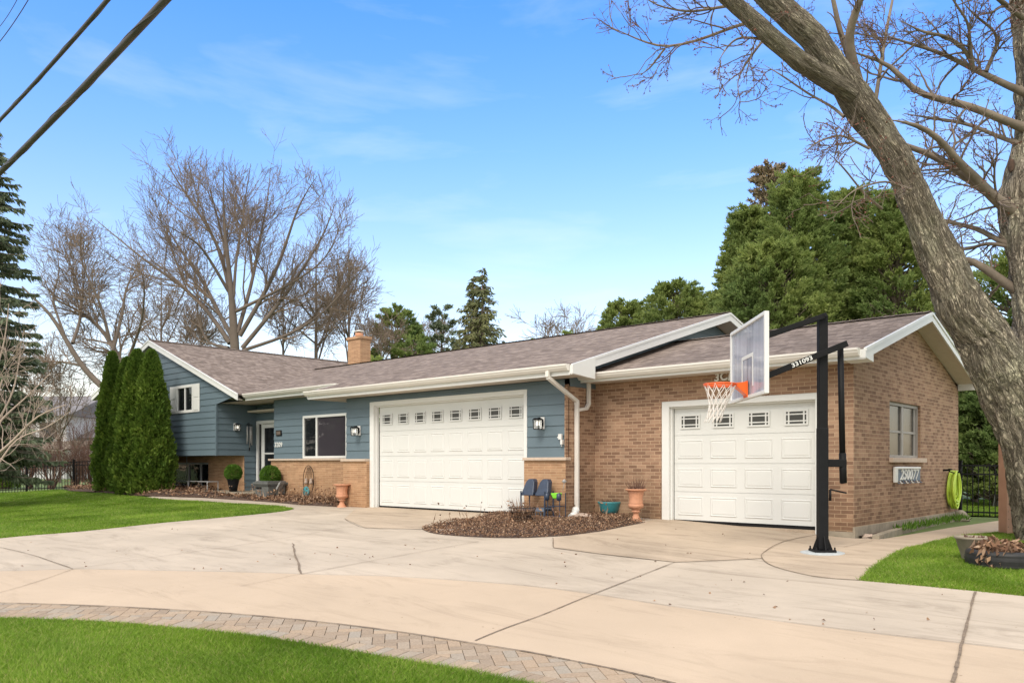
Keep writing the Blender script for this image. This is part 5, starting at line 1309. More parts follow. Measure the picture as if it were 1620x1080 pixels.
# second neighbour beyond right gate: pale wall seen through the hedge
o1 = PT(1575, 760, 48); e = empty('neighbour_shed', (o1[0], o1[1], 0), 'pale grey garden shed glimpsed between the hedge trees behind the gate', 'shed', rz=R(YAW))
m = MB(); m.box(-2, 3, 0, 3, -.3, 2.6); m.build('wall', M['neighbour_white'], e)
m = MB(); m.prism([(-.3, 2.55), (3.3, 2.55), (1.5, 3.6)], 'x', -2.3, 3.3); m.build('roof', M['neighbour_roof'], e)

# ---- overhead cables
def cable(u0, v0, t0, u1, v1, t1, r, label, twist=False):
    a, b_ = Vector(PT(u0, v0, t0)), Vector(PT(u1, v1, t1)); d = b_-a; A_, B_ = a-d*.9, b_+d*1.6; pts = []
    for k in range(40):
        s = k/39; p = A_.lerp(B_, s); s0 = (.9)/(3.5); s1 = 1.9/3.5
        sag = -.35*(4*s*(1-s)); sl = -.35*(4*s0*(1-s0)); sr = -.35*(4*s1*(1-s1)); corr = sl+(sr-sl)*(s-s0)/(s1-s0)
        pts.append(p+Vector((0, 0, sag-corr)))
    m = MB(); m.tube(pts, r, 8)
    if twist:
        L = np.r_[0, np.cumsum([(pts[i+1]-pts[i]).length for i in range(39)])]; D = (B_-A_).normalized(); n1 = D.cross(Vector((0, 0, 1))).normalized(); n2 = D.cross(n1)
        q = []
        for s in np.arange(0, L[-1], .12): i = min(38, np.searchsorted(L, s, 'right')-1); p = pts[i].lerp(pts[i+1], (s-L[i])/(L[i+1]-L[i])); a_ = s*2.2; q.append(p+(n1*math.cos(a_)+n2*math.sin(a_))*r*.9)
        m.tube(q, r*.22, 6)
    o = m.build('overhead_cable', M['cable']); return tag(o, label, 'cable', 'overhead utility cables')
cable(264, -2, 8.5, -4, 277, 13.5, .043, 'thickest overhead cable, lowest of the bundle crossing the top left corner', True)
cable(172, -2, 9.5, -4, 194, 14, .028, 'thick overhead cable just above the thickest one', True)
cable(46, -2, 12, -2, 68, 14, .007, 'thin overhead wire closer to the thick cables in the top left corner')
cable(28, -2, 12, -2, 44, 13.4, .005, 'thinnest overhead wire at the very top left corner')

# ================================================================ FLOWER BEDS, LEAVES
bed1 = smooth_line(gpoly([(665, 838), (690, 846.5), (760, 852), (820, 853), (870, 851), (910, 848), (950, 842.5), (985, 835), (1020, 828.5)]), 4)+[(-9.35, 13.45), (-9.98, 13.45), (-9.98, 12.5), (-11.0, 12.48)]+gpoly([(800, 813), (740, 825)])
def bed_z(poly, h):
    P = np.array(poly)
    def zf(x, y):
        d = np.min(np.hypot(P[:, 0]-x, P[:, 1]-y)); return G(x, y)+.028+h*sstep(0, .7, d)
    return zf
z1 = bed_z(bed1, .05)
tag(sheet('flower_bed_soil', bed1, 0, M['soil'], .12, zf=z1), kind='structure')
bed2 = gpoly([(532, 803), (476, 800), (440, 796.5), (400, 793.5)])+[(-23.4, 12.9), (XML-.03, 13.5), (XGL, 13.5), (XGL, 12.5), (-17.0, 12.5)]
z2 = bed_z(bed2, .08)
tag(sheet('flower_bed_soil', bed2, 0, M['soil'], .15, zf=z2), kind='structure')
bed3 = gpoly([(400, 793.3), (330, 789), (270, 786.5), (215, 785), (190, 782), (150, 779), (110, 777), (100, 773)])+[(-36.5, 13.9), (XWL, 13.94), (-25.9, 13.94), (-25.9, 12.9), (-23.45, 12.9)]
z3 = bed_z(bed3, .08)
tag(sheet('flower_bed_soil', bed3, 0, M['soil'], .2, zf=z3), kind='structure')
def litter(name, poly, zf, n, size, label, up=.5, extra=0, seed=1, mat='leaf'):
    rng = np.random.default_rng(seed); P = np.array(poly); lo, hi = P.min(0), P.max(0); pts = []
    while len(pts) < n:
        q = rng.uniform(lo, hi, (n*2, 2)); q = q[pip(poly, q[:, 0], q[:, 1])]; pts += list(q)
    q = np.array(pts[:n]); z = np.array([zf(a, b) for a, b in q])
    B = np.c_[q, z+rng.uniform(0, .05, n)]; D = rng.normal(size=(n, 3)); D[:, 2] = np.abs(D[:, 2])*up; D = unit(D)
    V, Fq = leaves(B, D, rng.uniform(.5, 1.3, n)*size, rng.uniform(.4, .8, n)*size, .5, rng); parts = [(V, Fq)]
    if extra:
        k = rng.choice(n, extra); Bs = B[k]; Ds = unit(np.c_[rng.normal(size=(extra, 2))*.4, np.ones(extra)]); parts.append(leaves(Bs, Ds, rng.uniform(.1, .4, extra), .012, 0, rng))
        T = Bs+Ds*rng.uniform(.08, .35, (extra, 1)); parts.append(leaves(T, unit(rng.normal(size=(extra, 3))), rng.uniform(.04, .09, extra), .04, .4, rng))
    V, Fq = join_vf(parts); return tag(link(name, np_mesh(name, V, Fq, mat=M[mat])), kind='stuff', label=label)
litter('leaf_litter', bed1, z1, 13000, .034, 'dead brown leaves and shredded mulch covering the kidney shaped flower bed', up=.3, extra=60, seed=2)
litter('leaf_litter', bed2, z2, 2600, .075, 'dead leaves and withered stalks in the bed below the picture window', extra=240, seed=3)
litter('leaf_litter', bed3, z3, 4200, .085, 'dead leaves in the bed under the arborvitae and the basement window', extra=200, seed=4)
# a few dry leaves blown over the concrete
rng = np.random.default_rng(21); uv_ = np.c_[rng.uniform(20, 1500, 130), rng.uniform(835, 1000, 130)]
pp_ = np.array([PG(u, v) for u, v in uv_]); pp_ = pp_[pip(old, pp_[:, 0], pp_[:, 1])]; n = len(pp_)
B = np.c_[pp_, Gv(pp_[:, 0], pp_[:, 1])+.034]; D = unit(np.c_[rng.normal(size=(n, 2)), rng.uniform(0, .25, n)])
V, Fq = leaves(B, D, rng.uniform(.02, .055, n), rng.uniform(.012, .03, n), .4, rng)
tag(link('scattered_leaves', np_mesh('scattered_leaves', V, Fq, mat=M['leaf'])), kind='stuff', label='few dry leaves and twigs scattered over the driveway')

# ================================================================ LAWNS
def lawn(name, poly, n, h, w, label, seed, dens=None):
    tag(sheet(name, poly, .012, M['turf2'], .5), kind='structure')
    rng = np.random.default_rng(seed); P = np.array(poly); lo, hi = P.min(0), P.max(0); got = []; tot = 0
    while tot < n:
        q = rng.uniform(lo, hi, (n, 2)); q = q[pip(poly, q[:, 0], q[:, 1])]
        if dens is not None: q = q[rng.uniform(0, 1, len(q)) < dens(q)]
        got.append(q); tot += len(q)
    q = np.concatenate(got)[:n]; dist = np.hypot(q[:, 0], q[:, 1])
    q = q+rng.normal(size=q.shape)*.022
    B = np.c_[q, Gv(q[:, 0], q[:, 1])+.01]; lean = .32+.25*np.sin(q[:, 0]*3.1+np.cos(q[:, 1]*2.3)*2)
    D = unit(np.c_[rng.normal(size=(n, 2))*np.abs(lean)[:, None]+.12*np.stack([np.sin(q[:, 1]*2.1), np.cos(q[:, 0]*1.7)], 1), np.ones(n)])
    sc_ = (1+np.clip(dist-8, 0, 40)*.035); L = rng.uniform(.55, 1.15, n)*h*(1+.22*np.sin(q[:, 0]*1.9)*np.sin(q[:, 1]*2.4)); W = w*sc_*rng.uniform(.7, 1.2, n)
    ref = rng.normal(size=(n, 3)); ref[:, 2] = 0; A = unit(ref)*W[:, None]*.5
    bend = unit(np.c_[D[:, :2], np.zeros(n)])*(L*.35)[:, None]
    v0 = B-A; v1 = B+A; v2 = B+D*(L*.6)[:, None]+A*.75; v3 = B+D*(L*.6)[:, None]-A*.75; v4 = B+D*L[:, None]+bend
    V = np.stack([v0, v1, v2, v3, v4], 1).reshape(-1, 3); i = np.arange(n)*5
    Fq = np.stack([i, i+1, i+2, i+3], 1); Ft = np.stack([i+3, i+2, i+4], 1)
    tag(link('grass', np_mesh('grass', V, Fq, Ft, mat=M['grass'])), kind='stuff', label=label)
p1 = near_outer+[(near_outer[-1][0]+1, -2.5), (-16, -2.5), (near_outer[0][0], near_outer[0][1]-3)]
def dn(q):
    t = -SY*q[:, 0]+CY*q[:, 1]; l = CY*q[:, 0]+SY*q[:, 1]; vis = (t > 3.6) & (np.abs(l) < t*.68+.6)
    return np.where(vis, np.clip(1.4-t*.07, .25, 1), .04)
lawn('near_lawn', p1, 330000, .05, .0055, 'short vivid green grass in the near left corner below the paver band', 31, dn)
p2 = lawn_left_edge+walk_front[1:]+gpoly([(215, 786), (190, 783.5), (150, 780.5), (110, 778.5), (95, 776)])+[PT(95, 770, 33.6)[:2], PT(-160, 770, 31.8)[:2]]
def dn2(q):
    t = -SY*q[:, 0]+CY*q[:, 1]; l = CY*q[:, 0]+SY*q[:, 1]; vis = (np.abs(l) < t*.70+.6)
    return np.where(vis, np.clip(1.5-t*.04, .3, 1), .05)
lawn('left_lawn', p2, 300000, .055, .010, 'vivid green grass of the front lawn left of the driveway', 32, dn2)
p3 = right_lawn_low+list(reversed([p for p in right_lawn_top]))
lawn('right_lawn', p3, 170000, .055, .007, 'vivid green grass around the big tree and tyre planter', 33, dn2)
p4 = [PT(1512, 0, 19.2)[:2], PT(1640, 0, 18.6)[:2], PT(1700, 0, 25)[:2], PT(1512, 0, 26)[:2]]
lawn('back_lawn', [tuple(p) for p in p4], 50000, .06, .012, 'green grass of the back garden beyond the gate', 34)

# ================================================================ TREES
def root_tree(name, base, label, cat, group=None):
    return empty(name, (base[0], base[1], G(base[0], base[1])), label, cat, group)
def rel(o, V): return V-np.array(o.location)[None]
def rad_px(px, t): return px/F_PX*t
def limb_tree(name, limbs, t0, label, twig_n, seed, trunk_sides=14, group=None, crown_mat='twig2', trunk_mat='farlimb', depth=.12, lv=((26, .38), (18, .5)), tw=(.012, .006), up=.05, scale=1.0, wig=.16, cat='tree', bend=None, buds=0):
    """limbs: pixel polylines [(u, v, half width px)], each given its own real depth around t0"""
    rng = np.random.default_rng(seed); e = None; Ps, Rs = [], []
    for k, lm in enumerate(limbs):
        dd = 0 if k == 0 else rng.uniform(-depth, depth)*t0; pts = []; rr = []
        for i, (u, v, w_) in enumerate(lm):
            t = t0+dd*(i/(len(lm)-1)); pts.append(PT(u, v, t)); rr.append(rad_px(w_*(.78 if trunk_mat == 'farlimb' else 1), t))
        P, Rr = poly_resample(pts, rr, 12); Ps.append(P); Rs.append(Rr)
    P0, R0 = np.stack(Ps), np.stack(Rs); b = P0[0, 0]; e = root_tree(name, b, label, cat, group)
    P0[0, 0, 2] = min(P0[0, 0, 2], G(b[0], b[1])-.2)
    V, Fq = tubes(P0, R0, trunk_sides); link('trunk', np_mesh('trunk', rel(e, V), Fq, mat=M[trunk_mat], smooth=True), e)
    parts = []; cP, cR = P0, R0; 
    for li, (n, L) in enumerate(lv):
        cP, cR = spawn(cP[1:] if li == 0 and len(limbs) > 1 else cP, cR[1:] if li == 0 and len(limbs) > 1 else cR, n, .15 if li == 0 else .1, .97, 38, 12, L, .4, .62, 7 if li == 0 else 6, wig, up, rng, minlen=.02*t0*(.5**li))
        cR = np.clip(cR*.8, tw[1]*.9, tw[0]*(3.2 if li == 0 else 1.5)); parts.append(tubes(cP, cR, 5 if li == 0 else 4)); last = (cP, cR)
        if li == 0: big = (cP, cR)
    tP, tR = spawn(np.concatenate([cP]), np.concatenate([cR]), twig_n, .1, 1, 36, 14, .55, .4, .6, 4, wig*.9, up, rng, taper=.5, minlen=.012*t0)
    tR = np.clip(tR, tw[1], tw[0]); parts.append(tubes(tP, tR, 3))
    V, Fq = join_vf(parts); link('crown', np_mesh('crown', rel(e, V), Fq, mat=M[crown_mat], smooth=False), e)
    if buds:
        k = rng.choice(len(tP), buds); j = rng.integers(1, 4, buds); B = tP[k, j]+rng.normal(size=(buds, 3))*.01
        V, Fq = leaves(B, unit(rng.normal(size=(buds, 3))), rng.uniform(.02, .045, buds), .025, .4, rng); link('buds', np_mesh('buds', rel(e, V), Fq, mat=M['bud']), e)
    return e
def z_(pts, off=(0, 220), s=2.571, w0=5, w1=.5):
    n = len(pts); return [(off[0]+x/s, off[1]+y/s, w0+(w1-w0)*i/(n-1)) for i, (x, y) in enumerate(pts)]
# the large bare tree behind the left roof
T1 = [[(373, 640, 10), (373, 560, 9.5), (371, 531, 8.5), (368, 500, 7.5), (367, 469, 6), (362, 422, 4.6), (356, 375, 3.4), (352, 317, 1.8), (354, 259, .5)],
      z_([(935, 830), (850, 700), (740, 590), (620, 520), (500, 420), (380, 320)], w0=5),
      z_([(960, 830), (900, 730), (820, 560), (740, 470), (700, 380), (620, 300)], w0=5),
      z_([(930, 620), (860, 500), (800, 410), (740, 390), (650, 330)], w0=3.5),
      z_([(945, 680), (900, 450), (830, 330), (760, 230), (700, 140), (670, 80)], w0=4.2),
      z_([(965, 790), (1010, 640), (1040, 520), (1060, 380), (1090, 260), (1100, 120)], w0=4.5),
      z_([(975, 800), (1080, 620), (1150, 480), (1190, 330), (1230, 230), (1290, 150)], w0=4.8),
      z_([(985, 850), (1150, 650), (1250, 500), (1330, 370), (1370, 240)], w0=4.6),
      z_([(985, 860), (1200, 790), (1340, 690), (1440, 560), (1530, 480)], w0=3.6),
      z_([(960, 700), (1100, 630), (1220, 570), (1340, 480), (1390, 330)], w0=3.5),
      z_([(950, 640), (960, 480), (985, 350), (1000, 220), (1020, 100)], w0=3.2),
      z_([(935, 560), (905, 400), (870, 260), (830, 120)], w0=3.0),
      z_([(930, 850), (840, 830), (800, 720), (805, 640)], w0=3.4)]
limb_tree('bare_tree', T1, 50, 'largest leafless tree, fan shaped, rising behind the roof of the left wing', 5600, 41, lv=((160, .42), (1150, .5)), tw=(.018, .010), up=.10, depth=.1)
T2 = [z_([(470, 1060), (410, 1000), (330, 930), (290, 850), (240, 770), (200, 690), (130, 650), (90, 600)], w0=7, w1=1.5),
      z_([(560, 1010), (470, 870), (440, 800), (380, 740), (330, 700), (220, 650)], w0=5.5, w1=2),
      z_([(445, 820), (430, 740), (390, 620), (350, 560), (320, 450), (330, 370)], w0=3.5),
      z_([(295, 830), (330, 740), (335, 660), (310, 560), (270, 470), (240, 380)], w0=3.5),
      z_([(460, 860), (500, 700), (510, 600), (560, 520), (585, 470)], w0=3.6),
      z_([(520, 900), (580, 740), (590, 600), (580, 560)], w0=3.4),
      z_([(330, 920), (250, 905), (200, 905), (150, 900)], w0=3.0),
      z_([(260, 790), (205, 640), (245, 560), (230, 430)], w0=2.6)]
limb_tree('bare_tree', T2, 42, 'gnarled leafless tree left of the house, its trunk bending over the gable', 4200, 42, lv=((120, .42), (800, .5)), tw=(.018, .009), up=.05, wig=.22)
def rnd_limbs(u, vb, vt, spread, n, w0, seed, lean=0, vase=1.0):
    rg = random.Random(seed); H = vb-vt; out = [[(u, vb+40, w0), (u+lean*.2, vb-H*.2, w0*.85), (u+lean*.5, vb-H*.45, w0*.6), (u+lean, vb-H*.75, w0*.35), (u+lean*1.2, vt, .8)]]
    for k in range(n):
        f = rg.uniform(.02, .5); sgn = -1 if k % 2 else 1; sp = spread*rg.uniform(.35, 1)*(1-f*.5); top = vt+H*rg.uniform(.0, .35)+abs(sp)/spread*H*.22
        x0, y0 = u+lean*f, vb-H*f; out.append([(x0, y0, w0*.55*(1-f*.4)), (x0+sgn*sp*.35*vase, y0-(y0-top)*.3, w0*.38), (x0+sgn*sp*.7, y0-(y0-top)*.62, w0*.25), (x0+sgn*sp, top, .8)])
    return out
for (u, vb, vt, sp, n, w0, t0, tn, lab, sd) in (
    (500, 590, 375, 75, 9, 5, 58, 2600, 'mid sized leafless tree right of the largest bare tree behind the roof', 51),
    (552, 590, 372, 48, 8, 4, 62, 2000, 'leafless tree directly left of and behind the brick chimney', 52),
    (448, 590, 440, 45, 6, 3.5, 64, 1200, 'slender leafless tree behind the centre of the left roof', 58),
    (318, 590, 455, 50, 6, 4, 60, 1400, 'slender leafless tree behind the peak of the left wing', 53),
    (255, 600, 430, 60, 7, 4, 66, 1600, 'leafless tree behind the arborvitae tops', 54),
    (603, 590, 488, 30, 6, 2.2, 55, 1400, 'reddish brown leafless tree right behind the chimney', 55),
    (893, 570, 488, 42, 8, 1.8, 75, 1100, 'small round leafless tree above the middle of the main roof', 56),
    (680, 570, 505, 30, 6, 1.8, 80, 800, 'thin leafless tree between the pale pine and the chimney', 57),
    (95, 770, 560, 60, 7, 3.5, 48, 1300, 'leafless street tree standing behind the left metal fence', 59),
    (30, 770, 470, 70, 7, 4, 55, 1300, 'tall leafless tree at the left edge behind the dark spruce', 60)):
    limb_tree('bare_tree', rnd_limbs(u, vb, vt, sp, n, w0*.8, sd), t0, lab, int(tn*.7), sd, trunk_sides=8, lv=((55, .42), (max(150, tn//8), .42)), tw=(.00034*t0, .00021*t0), up=.07, wig=.16)

# winter shrubs behind the left fence
def shrub(u, v, t, h, w, n, label, seed, mat='brownshrub', group='leafless shrubs behind the left fence'):
    p = PT(u, v, t); e = root_tree('bare_shrub', p, label, 'shrub', group); rng = np.random.default_rng(seed)
    a = rng.uniform(0, 6.283, n); s = rng.uniform(.1, 1, n); k = 6; P = np.zeros((n, k, 3)); d = unit(np.stack([np.cos(a)*s*w/h, np.sin(a)*s*w/h, np.ones(n)], 1)); q = rng.normal(size=(n, 3))*.08*np.array([1, 1, 0]); L = h*rng.uniform(.6, 1.1, n)
    for j in range(k): P[:, j] = q; q = q+d*(L/(k-1))[:, None]; d = unit(d+rng.normal(size=(n, 3))*.12)
    Rr = np.linspace(.022, .008, k)[None]*np.ones((n, 1)); parts = [tubes(P, Rr, 4)]
    tP, tR = spawn(P, Rr, n*14, .3, 1, 34, 12, .4, .4, .7, 4, .15, .03, rng, minlen=.25); parts.append(tubes(tP, np.maximum(tR, .006), 3)); V, Fq = join_vf(parts)
    link('stems', np_mesh('stems', V, Fq, mat=M[mat]), e); return e
M['brownshrub2'] = M['brownshrub']
for k, (u, v, t, h, w) in enumerate(((45, 770, 37, 2.6, 1.3), (82, 770, 36, 2.9, 1.4), (120, 770, 37, 2.7, 1.2), (146, 770, 35.5, 2.3, 1.0), (10, 770, 38, 2.2, 1.2))):
    shrub(u, v, t, h*.8, w, 22, ('second', 'third', 'fourth', 'last', 'first')[k]+' brown leafless shrub from the left behind the left metal fence', 70+k)
for k, (u, t, h, w) in enumerate(((560, 46, 3.6, 2), (640, 50, 3.8, 2.2), (20, 52, 4.5, 3), (130, 50, 4.6, 3))):
    shrub(u, 760, t, h, w, 24, ('tall tangled shrub behind the chimney', 'tall tangled shrub right of the chimney', 'tall leafless thicket at the far left behind the fence', 'tall leafless thicket next to the arborvitae', '')[k], 80+k, group='tangled thickets in the background')

# ---- evergreens
def col_thuja(name, base, h, r, label, seed, n=15000, group=None, mat='thuja', size=(.07, .14), lump=.14, shape=None):
    e = root_tree(name, base, label, 'evergreen' if 'arbor' not in name else 'arborvitae', group); rng = np.random.default_rng(seed)
    z = rng.uniform(0, 1, n)**.85; a = rng.uniform(0, 6.283, n); prof = (shape or (lambda q: np.clip(1-q, 0, 1)**.56*(.85+.15*np.clip(q*6, 0, 1))))(z)
    # uneven outline from overlapping lumps
    lum = 1+lump*(np.sin(a*3+z*17+seed)*.4+np.sin(a*7-z*31+seed*2)*.4+np.sin(a*13+z*67)*.45)
    rr = r*prof*lum*(1-.35*rng.uniform(0, 1, n)**2.5); P = np.stack([rr*np.cos(a), rr*np.sin(a), z*h], 1)
    o = np.stack([np.cos(a), np.sin(a), np.zeros(n)], 1); D = unit(o*.55+np.array([0, 0, 1.0])+rng.normal(size=(n, 3))*.42)
    V, Fq = leaves(P, D, rng.uniform(size[0], size[1], n), rng.uniform(.3, .5, n)*size[1], .25, rng)
    link('crown', np_mesh('crown', V, Fq, mat=M[mat]), e)
    m = MB(); m.tube([(0, 0, -.2), (0, 0, h*.92)], [r*.12, .02], 8); m.build('trunk', M['limb'], e); return e
for k, (u, vt, Y, r, sd, lab) in enumerate(((178, 560, 12.0, .62, 1, 'leftmost columnar arborvitae at the corner of the blue left wing'), (201, 569, 12.05, .64, 2, 'second columnar arborvitae from the left, slightly shorter'), (217, 556, 11.75, .66, 3, 'third columnar arborvitae from the left, the tallest'), (240, 557, 11.95, .64, 4, 'rightmost columnar arborvitae beside the small gable window'))):
    b = PY(u, 770, Y); top = PY(u, vt, Y)[2]; col_thuja('arborvitae', b, top-G(b[0], b[1]), r*(1.15 if k > 1 else 1.05), lab, sd+90, n=26000, group='columnar arborvitae in front of the left wing', size=(.08, .17), lump=.24)
b = PT(2, 770, 38); col_thuja('arborvitae', b, 3.0, .8, 'small dark arborvitae behind the fence at the far left edge', 99, n=6000, size=(.1, .18))

def evergreen_mass(name, u, vb, vt, wpx, t, label, seed, n=30000, mat='thuja2', group=None, size=None, kind='round', trunks=1):
    """a big branching evergreen: trunk, limbs, and sprays gathered in many small drooping boughs with gaps between"""
    base = PT(u, vb, t); H = PT(u, vt, t)[2]-G(base[0], base[1]); Wd = wpx/F_PX*t/2
    e = root_tree(name, base, label, 'evergreen tree', group); rng = np.random.default_rng(seed)
    nb = max(120, n//110); zz = rng.uniform(.06, 1, nb)**.8
    if kind == 'round': pr = np.sqrt(np.clip(1-np.clip((zz-.25)/.75, 0, 1)**2.3, 0, 1))*.95+.05
    elif kind == 'cone': pr = np.clip(1-zz, 0, 1)**.85+.03
    else: pr = np.clip(1-np.clip((zz-.15)/.85, 0, 1)**1.5, 0, 1)+.04
    az_ = rng.uniform(0, 6.283, nb); rr = Wd*pr*(1+.13*np.sin(az_*3+zz*7+seed)+.08*np.sin(az_*7+zz*13))*(.30+.70*rng.uniform(0, 1, nb)**.45)
    C = np.stack([rr*np.cos(az_), rr*np.sin(az_), zz*H*.965], 1)
    out = unit(np.stack([np.cos(az_), np.sin(az_), np.full(nb, .45)], 1)); bl = Wd*.22*rng.uniform(.5, 1.4, nb)+.25
    per = n//nb; k = np.repeat(np.arange(nb), per); s = rng.uniform(0, 1, len(k)); lat = rng.normal(size=(len(k), 3))
    P = C[k]+out[k]*(s*bl[k])[:, None]*.9+lat*(bl[k]*.17*(1.05-s))[:, None]+np.array([0, 0, -1])*((s**2)*bl[k]*.10)[:, None]
    D = unit(out[k]*.8+rng.normal(size=P.shape)*.5+np.array([0, 0, .35]))
    sz = size or .30; V, Fq = leaves(P, D, rng.uniform(.5, 1.2, len(P))*sz, rng.uniform(.22, .42, len(P))*sz, .3, rng)
    link('crown', np_mesh('crown', V, Fq, mat=M[mat]), e)
    bP = np.zeros((nb, 4, 3)); bP[:, 0] = np.c_[np.zeros((nb, 2)), np.clip(C[:, 2]-rr*.5, .2, None)]
    for j in (1, 2, 3): bP[:, j] = bP[:, 0]+(C-bP[:, 0])*(j/3)+np.array([0, 0, 1])*(-.05*Wd*(1-abs(j/3-.5)*2))
    parts = [tubes(bP, np.linspace(.055, .015, 4)[None]*np.ones((nb, 1))*(Wd/2.5)**.5, 4)]
    tP = np.array([[(.12*math.sin(z*5+seed), .12*math.cos(z*4), z*H*.93-.2*(z == 0)) for z in np.linspace(0, 1, 8)]]); parts.append(tubes(tP, np.linspace(.045*H**.5*1.1, .03, 8)[None], 10))
    V, Fq = join_vf(parts); link('trunk', np_mesh('trunk', V, Fq, mat=M['limb'], smooth=True), e); return e
grpE = 'big arborvitae trees behind the single garage'
for (u, vt, w_, t, lab, sd, kd) in ((1182, 322, 118, 29, 'leftmost big arborvitae tree behind the peak of the main roof', 1, 'cone2'), (1262, 266, 165, 27, 'tallest green arborvitae tree behind the single garage roof', 2, 'cone2'),
    (1345, 292, 140, 28, 'big arborvitae tree behind the ridge, next to the leaning trunk', 3, 'cone2'), (1418, 292, 150, 26.5, 'big arborvitae tree crossed by the leaning maple trunk', 4, 'cone2'), (1220, 380, 130, 25.5, 'shorter arborvitae tree in front of the big row, above the main gable', 5, 'round')):
    evergreen_mass('arborvitae_tree', u, 770, vt, w_*1.22, t, lab, 200+sd, n=95000, group=grpE, kind=kd, size=.15)
for (u, vt, w_, t, lab, sd) in ((1062, 443, 120, 34, 'rounded evergreen touching the big arborvitae row on its left'), ) if False else ((1070, 444, 120, 34, 'rounded evergreen touching the big arborvitae row on its left', 6), (990, 474, 95, 36, 'lowest rounded evergreen above the middle of the main ridge', 7), (1125, 470, 90, 33, 'rounded evergreen behind the main gable peak', 8)):
    evergreen_mass('evergreen_tree', u, 770, vt, w_*1.15, t, lab, 200+sd, n=46000, kind='round', size=.18)
for (u, vt, w_, t, lab, sd) in ((1545, 520, 120, 24, 'dark evergreen just behind the far corner of the brick side wall', 11), (1610, 400, 170, 27, 'tall evergreen seen between the two trunks of the big maple', 12), (1575, 590, 90, 22.8, 'low drooping evergreen above the garden gate', 13)):
    evergreen_mass('evergreen_tree', u, 770, vt, w_*1.1, t, lab, 200+sd, n=42000, kind='round', size=.16, mat='thuja2')
for (u, vt, w_, t, lab, sd, nn, mt) in ((628, 482, 92, 60, 'fluffy green pine right of the chimney', 21, 30000, 'thuja2'), (700, 478, 70, 66, 'thin pale blue green pine left of the spruce', 22, 12000, 'pine'), (905, 520, 60, 60, 'small yellow green evergreen tip above the main ridge', 23, 6000, 'thuja2'), (850, 528, 50, 60, 'smallest yellow green bush top above the main ridge', 24, 4000, 'thuja2'), (655, 530, 90, 55, 'low green shrub top between the chimney and the spruce', 25, 9000, 'thuja2'), (590, 560, 40, 50, 'tiny green bush top touching the chimney', 26, 3000, 'thuja2')):
    evergreen_mass('pine_tree', u, 740, vt, w_, t, lab, 200+sd, n=nn, kind='round', size=.30, mat=mt)
def spruce(u, vb, vt, wpx, t, label, seed, tiers=34, dens=1.0, droop=.35, mat='spruce', fs=1.0, twin=0, group=None, pw=.9):
    base = PT(u, vb, t); H = PT(u, vt, t)[2]-G(base[0], base[1]); Wd = wpx/F_PX*t/2; e = root_tree('spruce_tree', base, label, 'spruce', group); rng = np.random.default_rng(seed)
    Ls = []; Bp = []
    for s_ in ((0,) if not twin else (-twin, twin)):
        for i in range(tiers):
            f = (i+.5)/tiers; z = H*(.12+.86*f)*(1 if s_ <= 0 else 1.04); R_ = Wd*(1-f)**pw*(1 if not twin else .8)+.12; nb = int(6+7*(1-f))
            for b_ in range(nb):
                a = rng.uniform(0, 6.283); L = R_*rng.uniform(.55, 1.15); k = 7; s = np.linspace(0, 1, k); z0 = z+rng.uniform(-1.6, 1.6)*H/tiers
                Bp.append(np.stack([s_+L*s*np.cos(a), L*s*np.sin(a), z0-droop*L*s+.22*L*s**2.5], 1))
    B = np.array(Bp); nb = len(B); L = np.linalg.norm(B[:, -1]-B[:, 0], axis=1); per = (np.clip(L/Wd, .15, 1)*26*dens).astype(int)+4; k = np.repeat(np.arange(nb), per); s = rng.uniform(.15, 1, len(k))*6; i = np.minimum(s.astype(int), 5); f = (s-i)[:, None]
    P = B[k, i]*(1-f)+B[k, i+1]*f; T = unit(B[k, i+1]-B[k, i]); side = unit(np.cross(T, np.array([0, 0, 1.])))*rng.choice([-1, 1], len(k))[:, None]
    D = unit(T*.5+side*rng.uniform(.2, 1, len(k))[:, None]+np.array([0, 0, -1])*rng.uniform(.1, 1.1, len(k))[:, None]); sz = .055*Wd**.5*4*fs
    V, Fq = leaves(P, D, rng.uniform(.5, 1.3, len(k))*sz, rng.uniform(.25, .4, len(k))*sz, .3, rng); link('crown', np_mesh('crown', V, Fq, mat=M[mat]), e)
    parts = [tubes(B, np.linspace(.03, .01, 7)[None]*np.ones((nb, 1)), 4)]
    for s_ in ((0,) if not twin else (-twin, twin)):
        tP = np.array([[(s_, 0, z*H-.2*(z == 0)) for z in np.linspace(0, 1, 8)]]); parts.append(tubes(tP, np.linspace(.02*H+.04, .03, 8)[None], 10))
    V, Fq = join_vf(parts); link('trunk', np_mesh('trunk', V, Fq, mat=M['limb'], smooth=True), e); return e
spruce(756, 760, 436, 230, 58, 'dark double topped spruce standing above the main ridge', 301, tiers=52, dens=1.7, twin=.45, fs=.75)
evergreen_mass('spruce_tree', 1219, 770, 250, 150, 30.5, 'brownish spruce tip poking above the big arborvitae trees', 302, n=40000, mat='brownspruce', kind='cone', size=.16)
spruce(-42, 790, 150, 215, 24, 'large drooping spruce at the left edge of the picture', 303, tiers=60, dens=6.0, droop=.45, fs=.72, pw=.42, mat='pine')

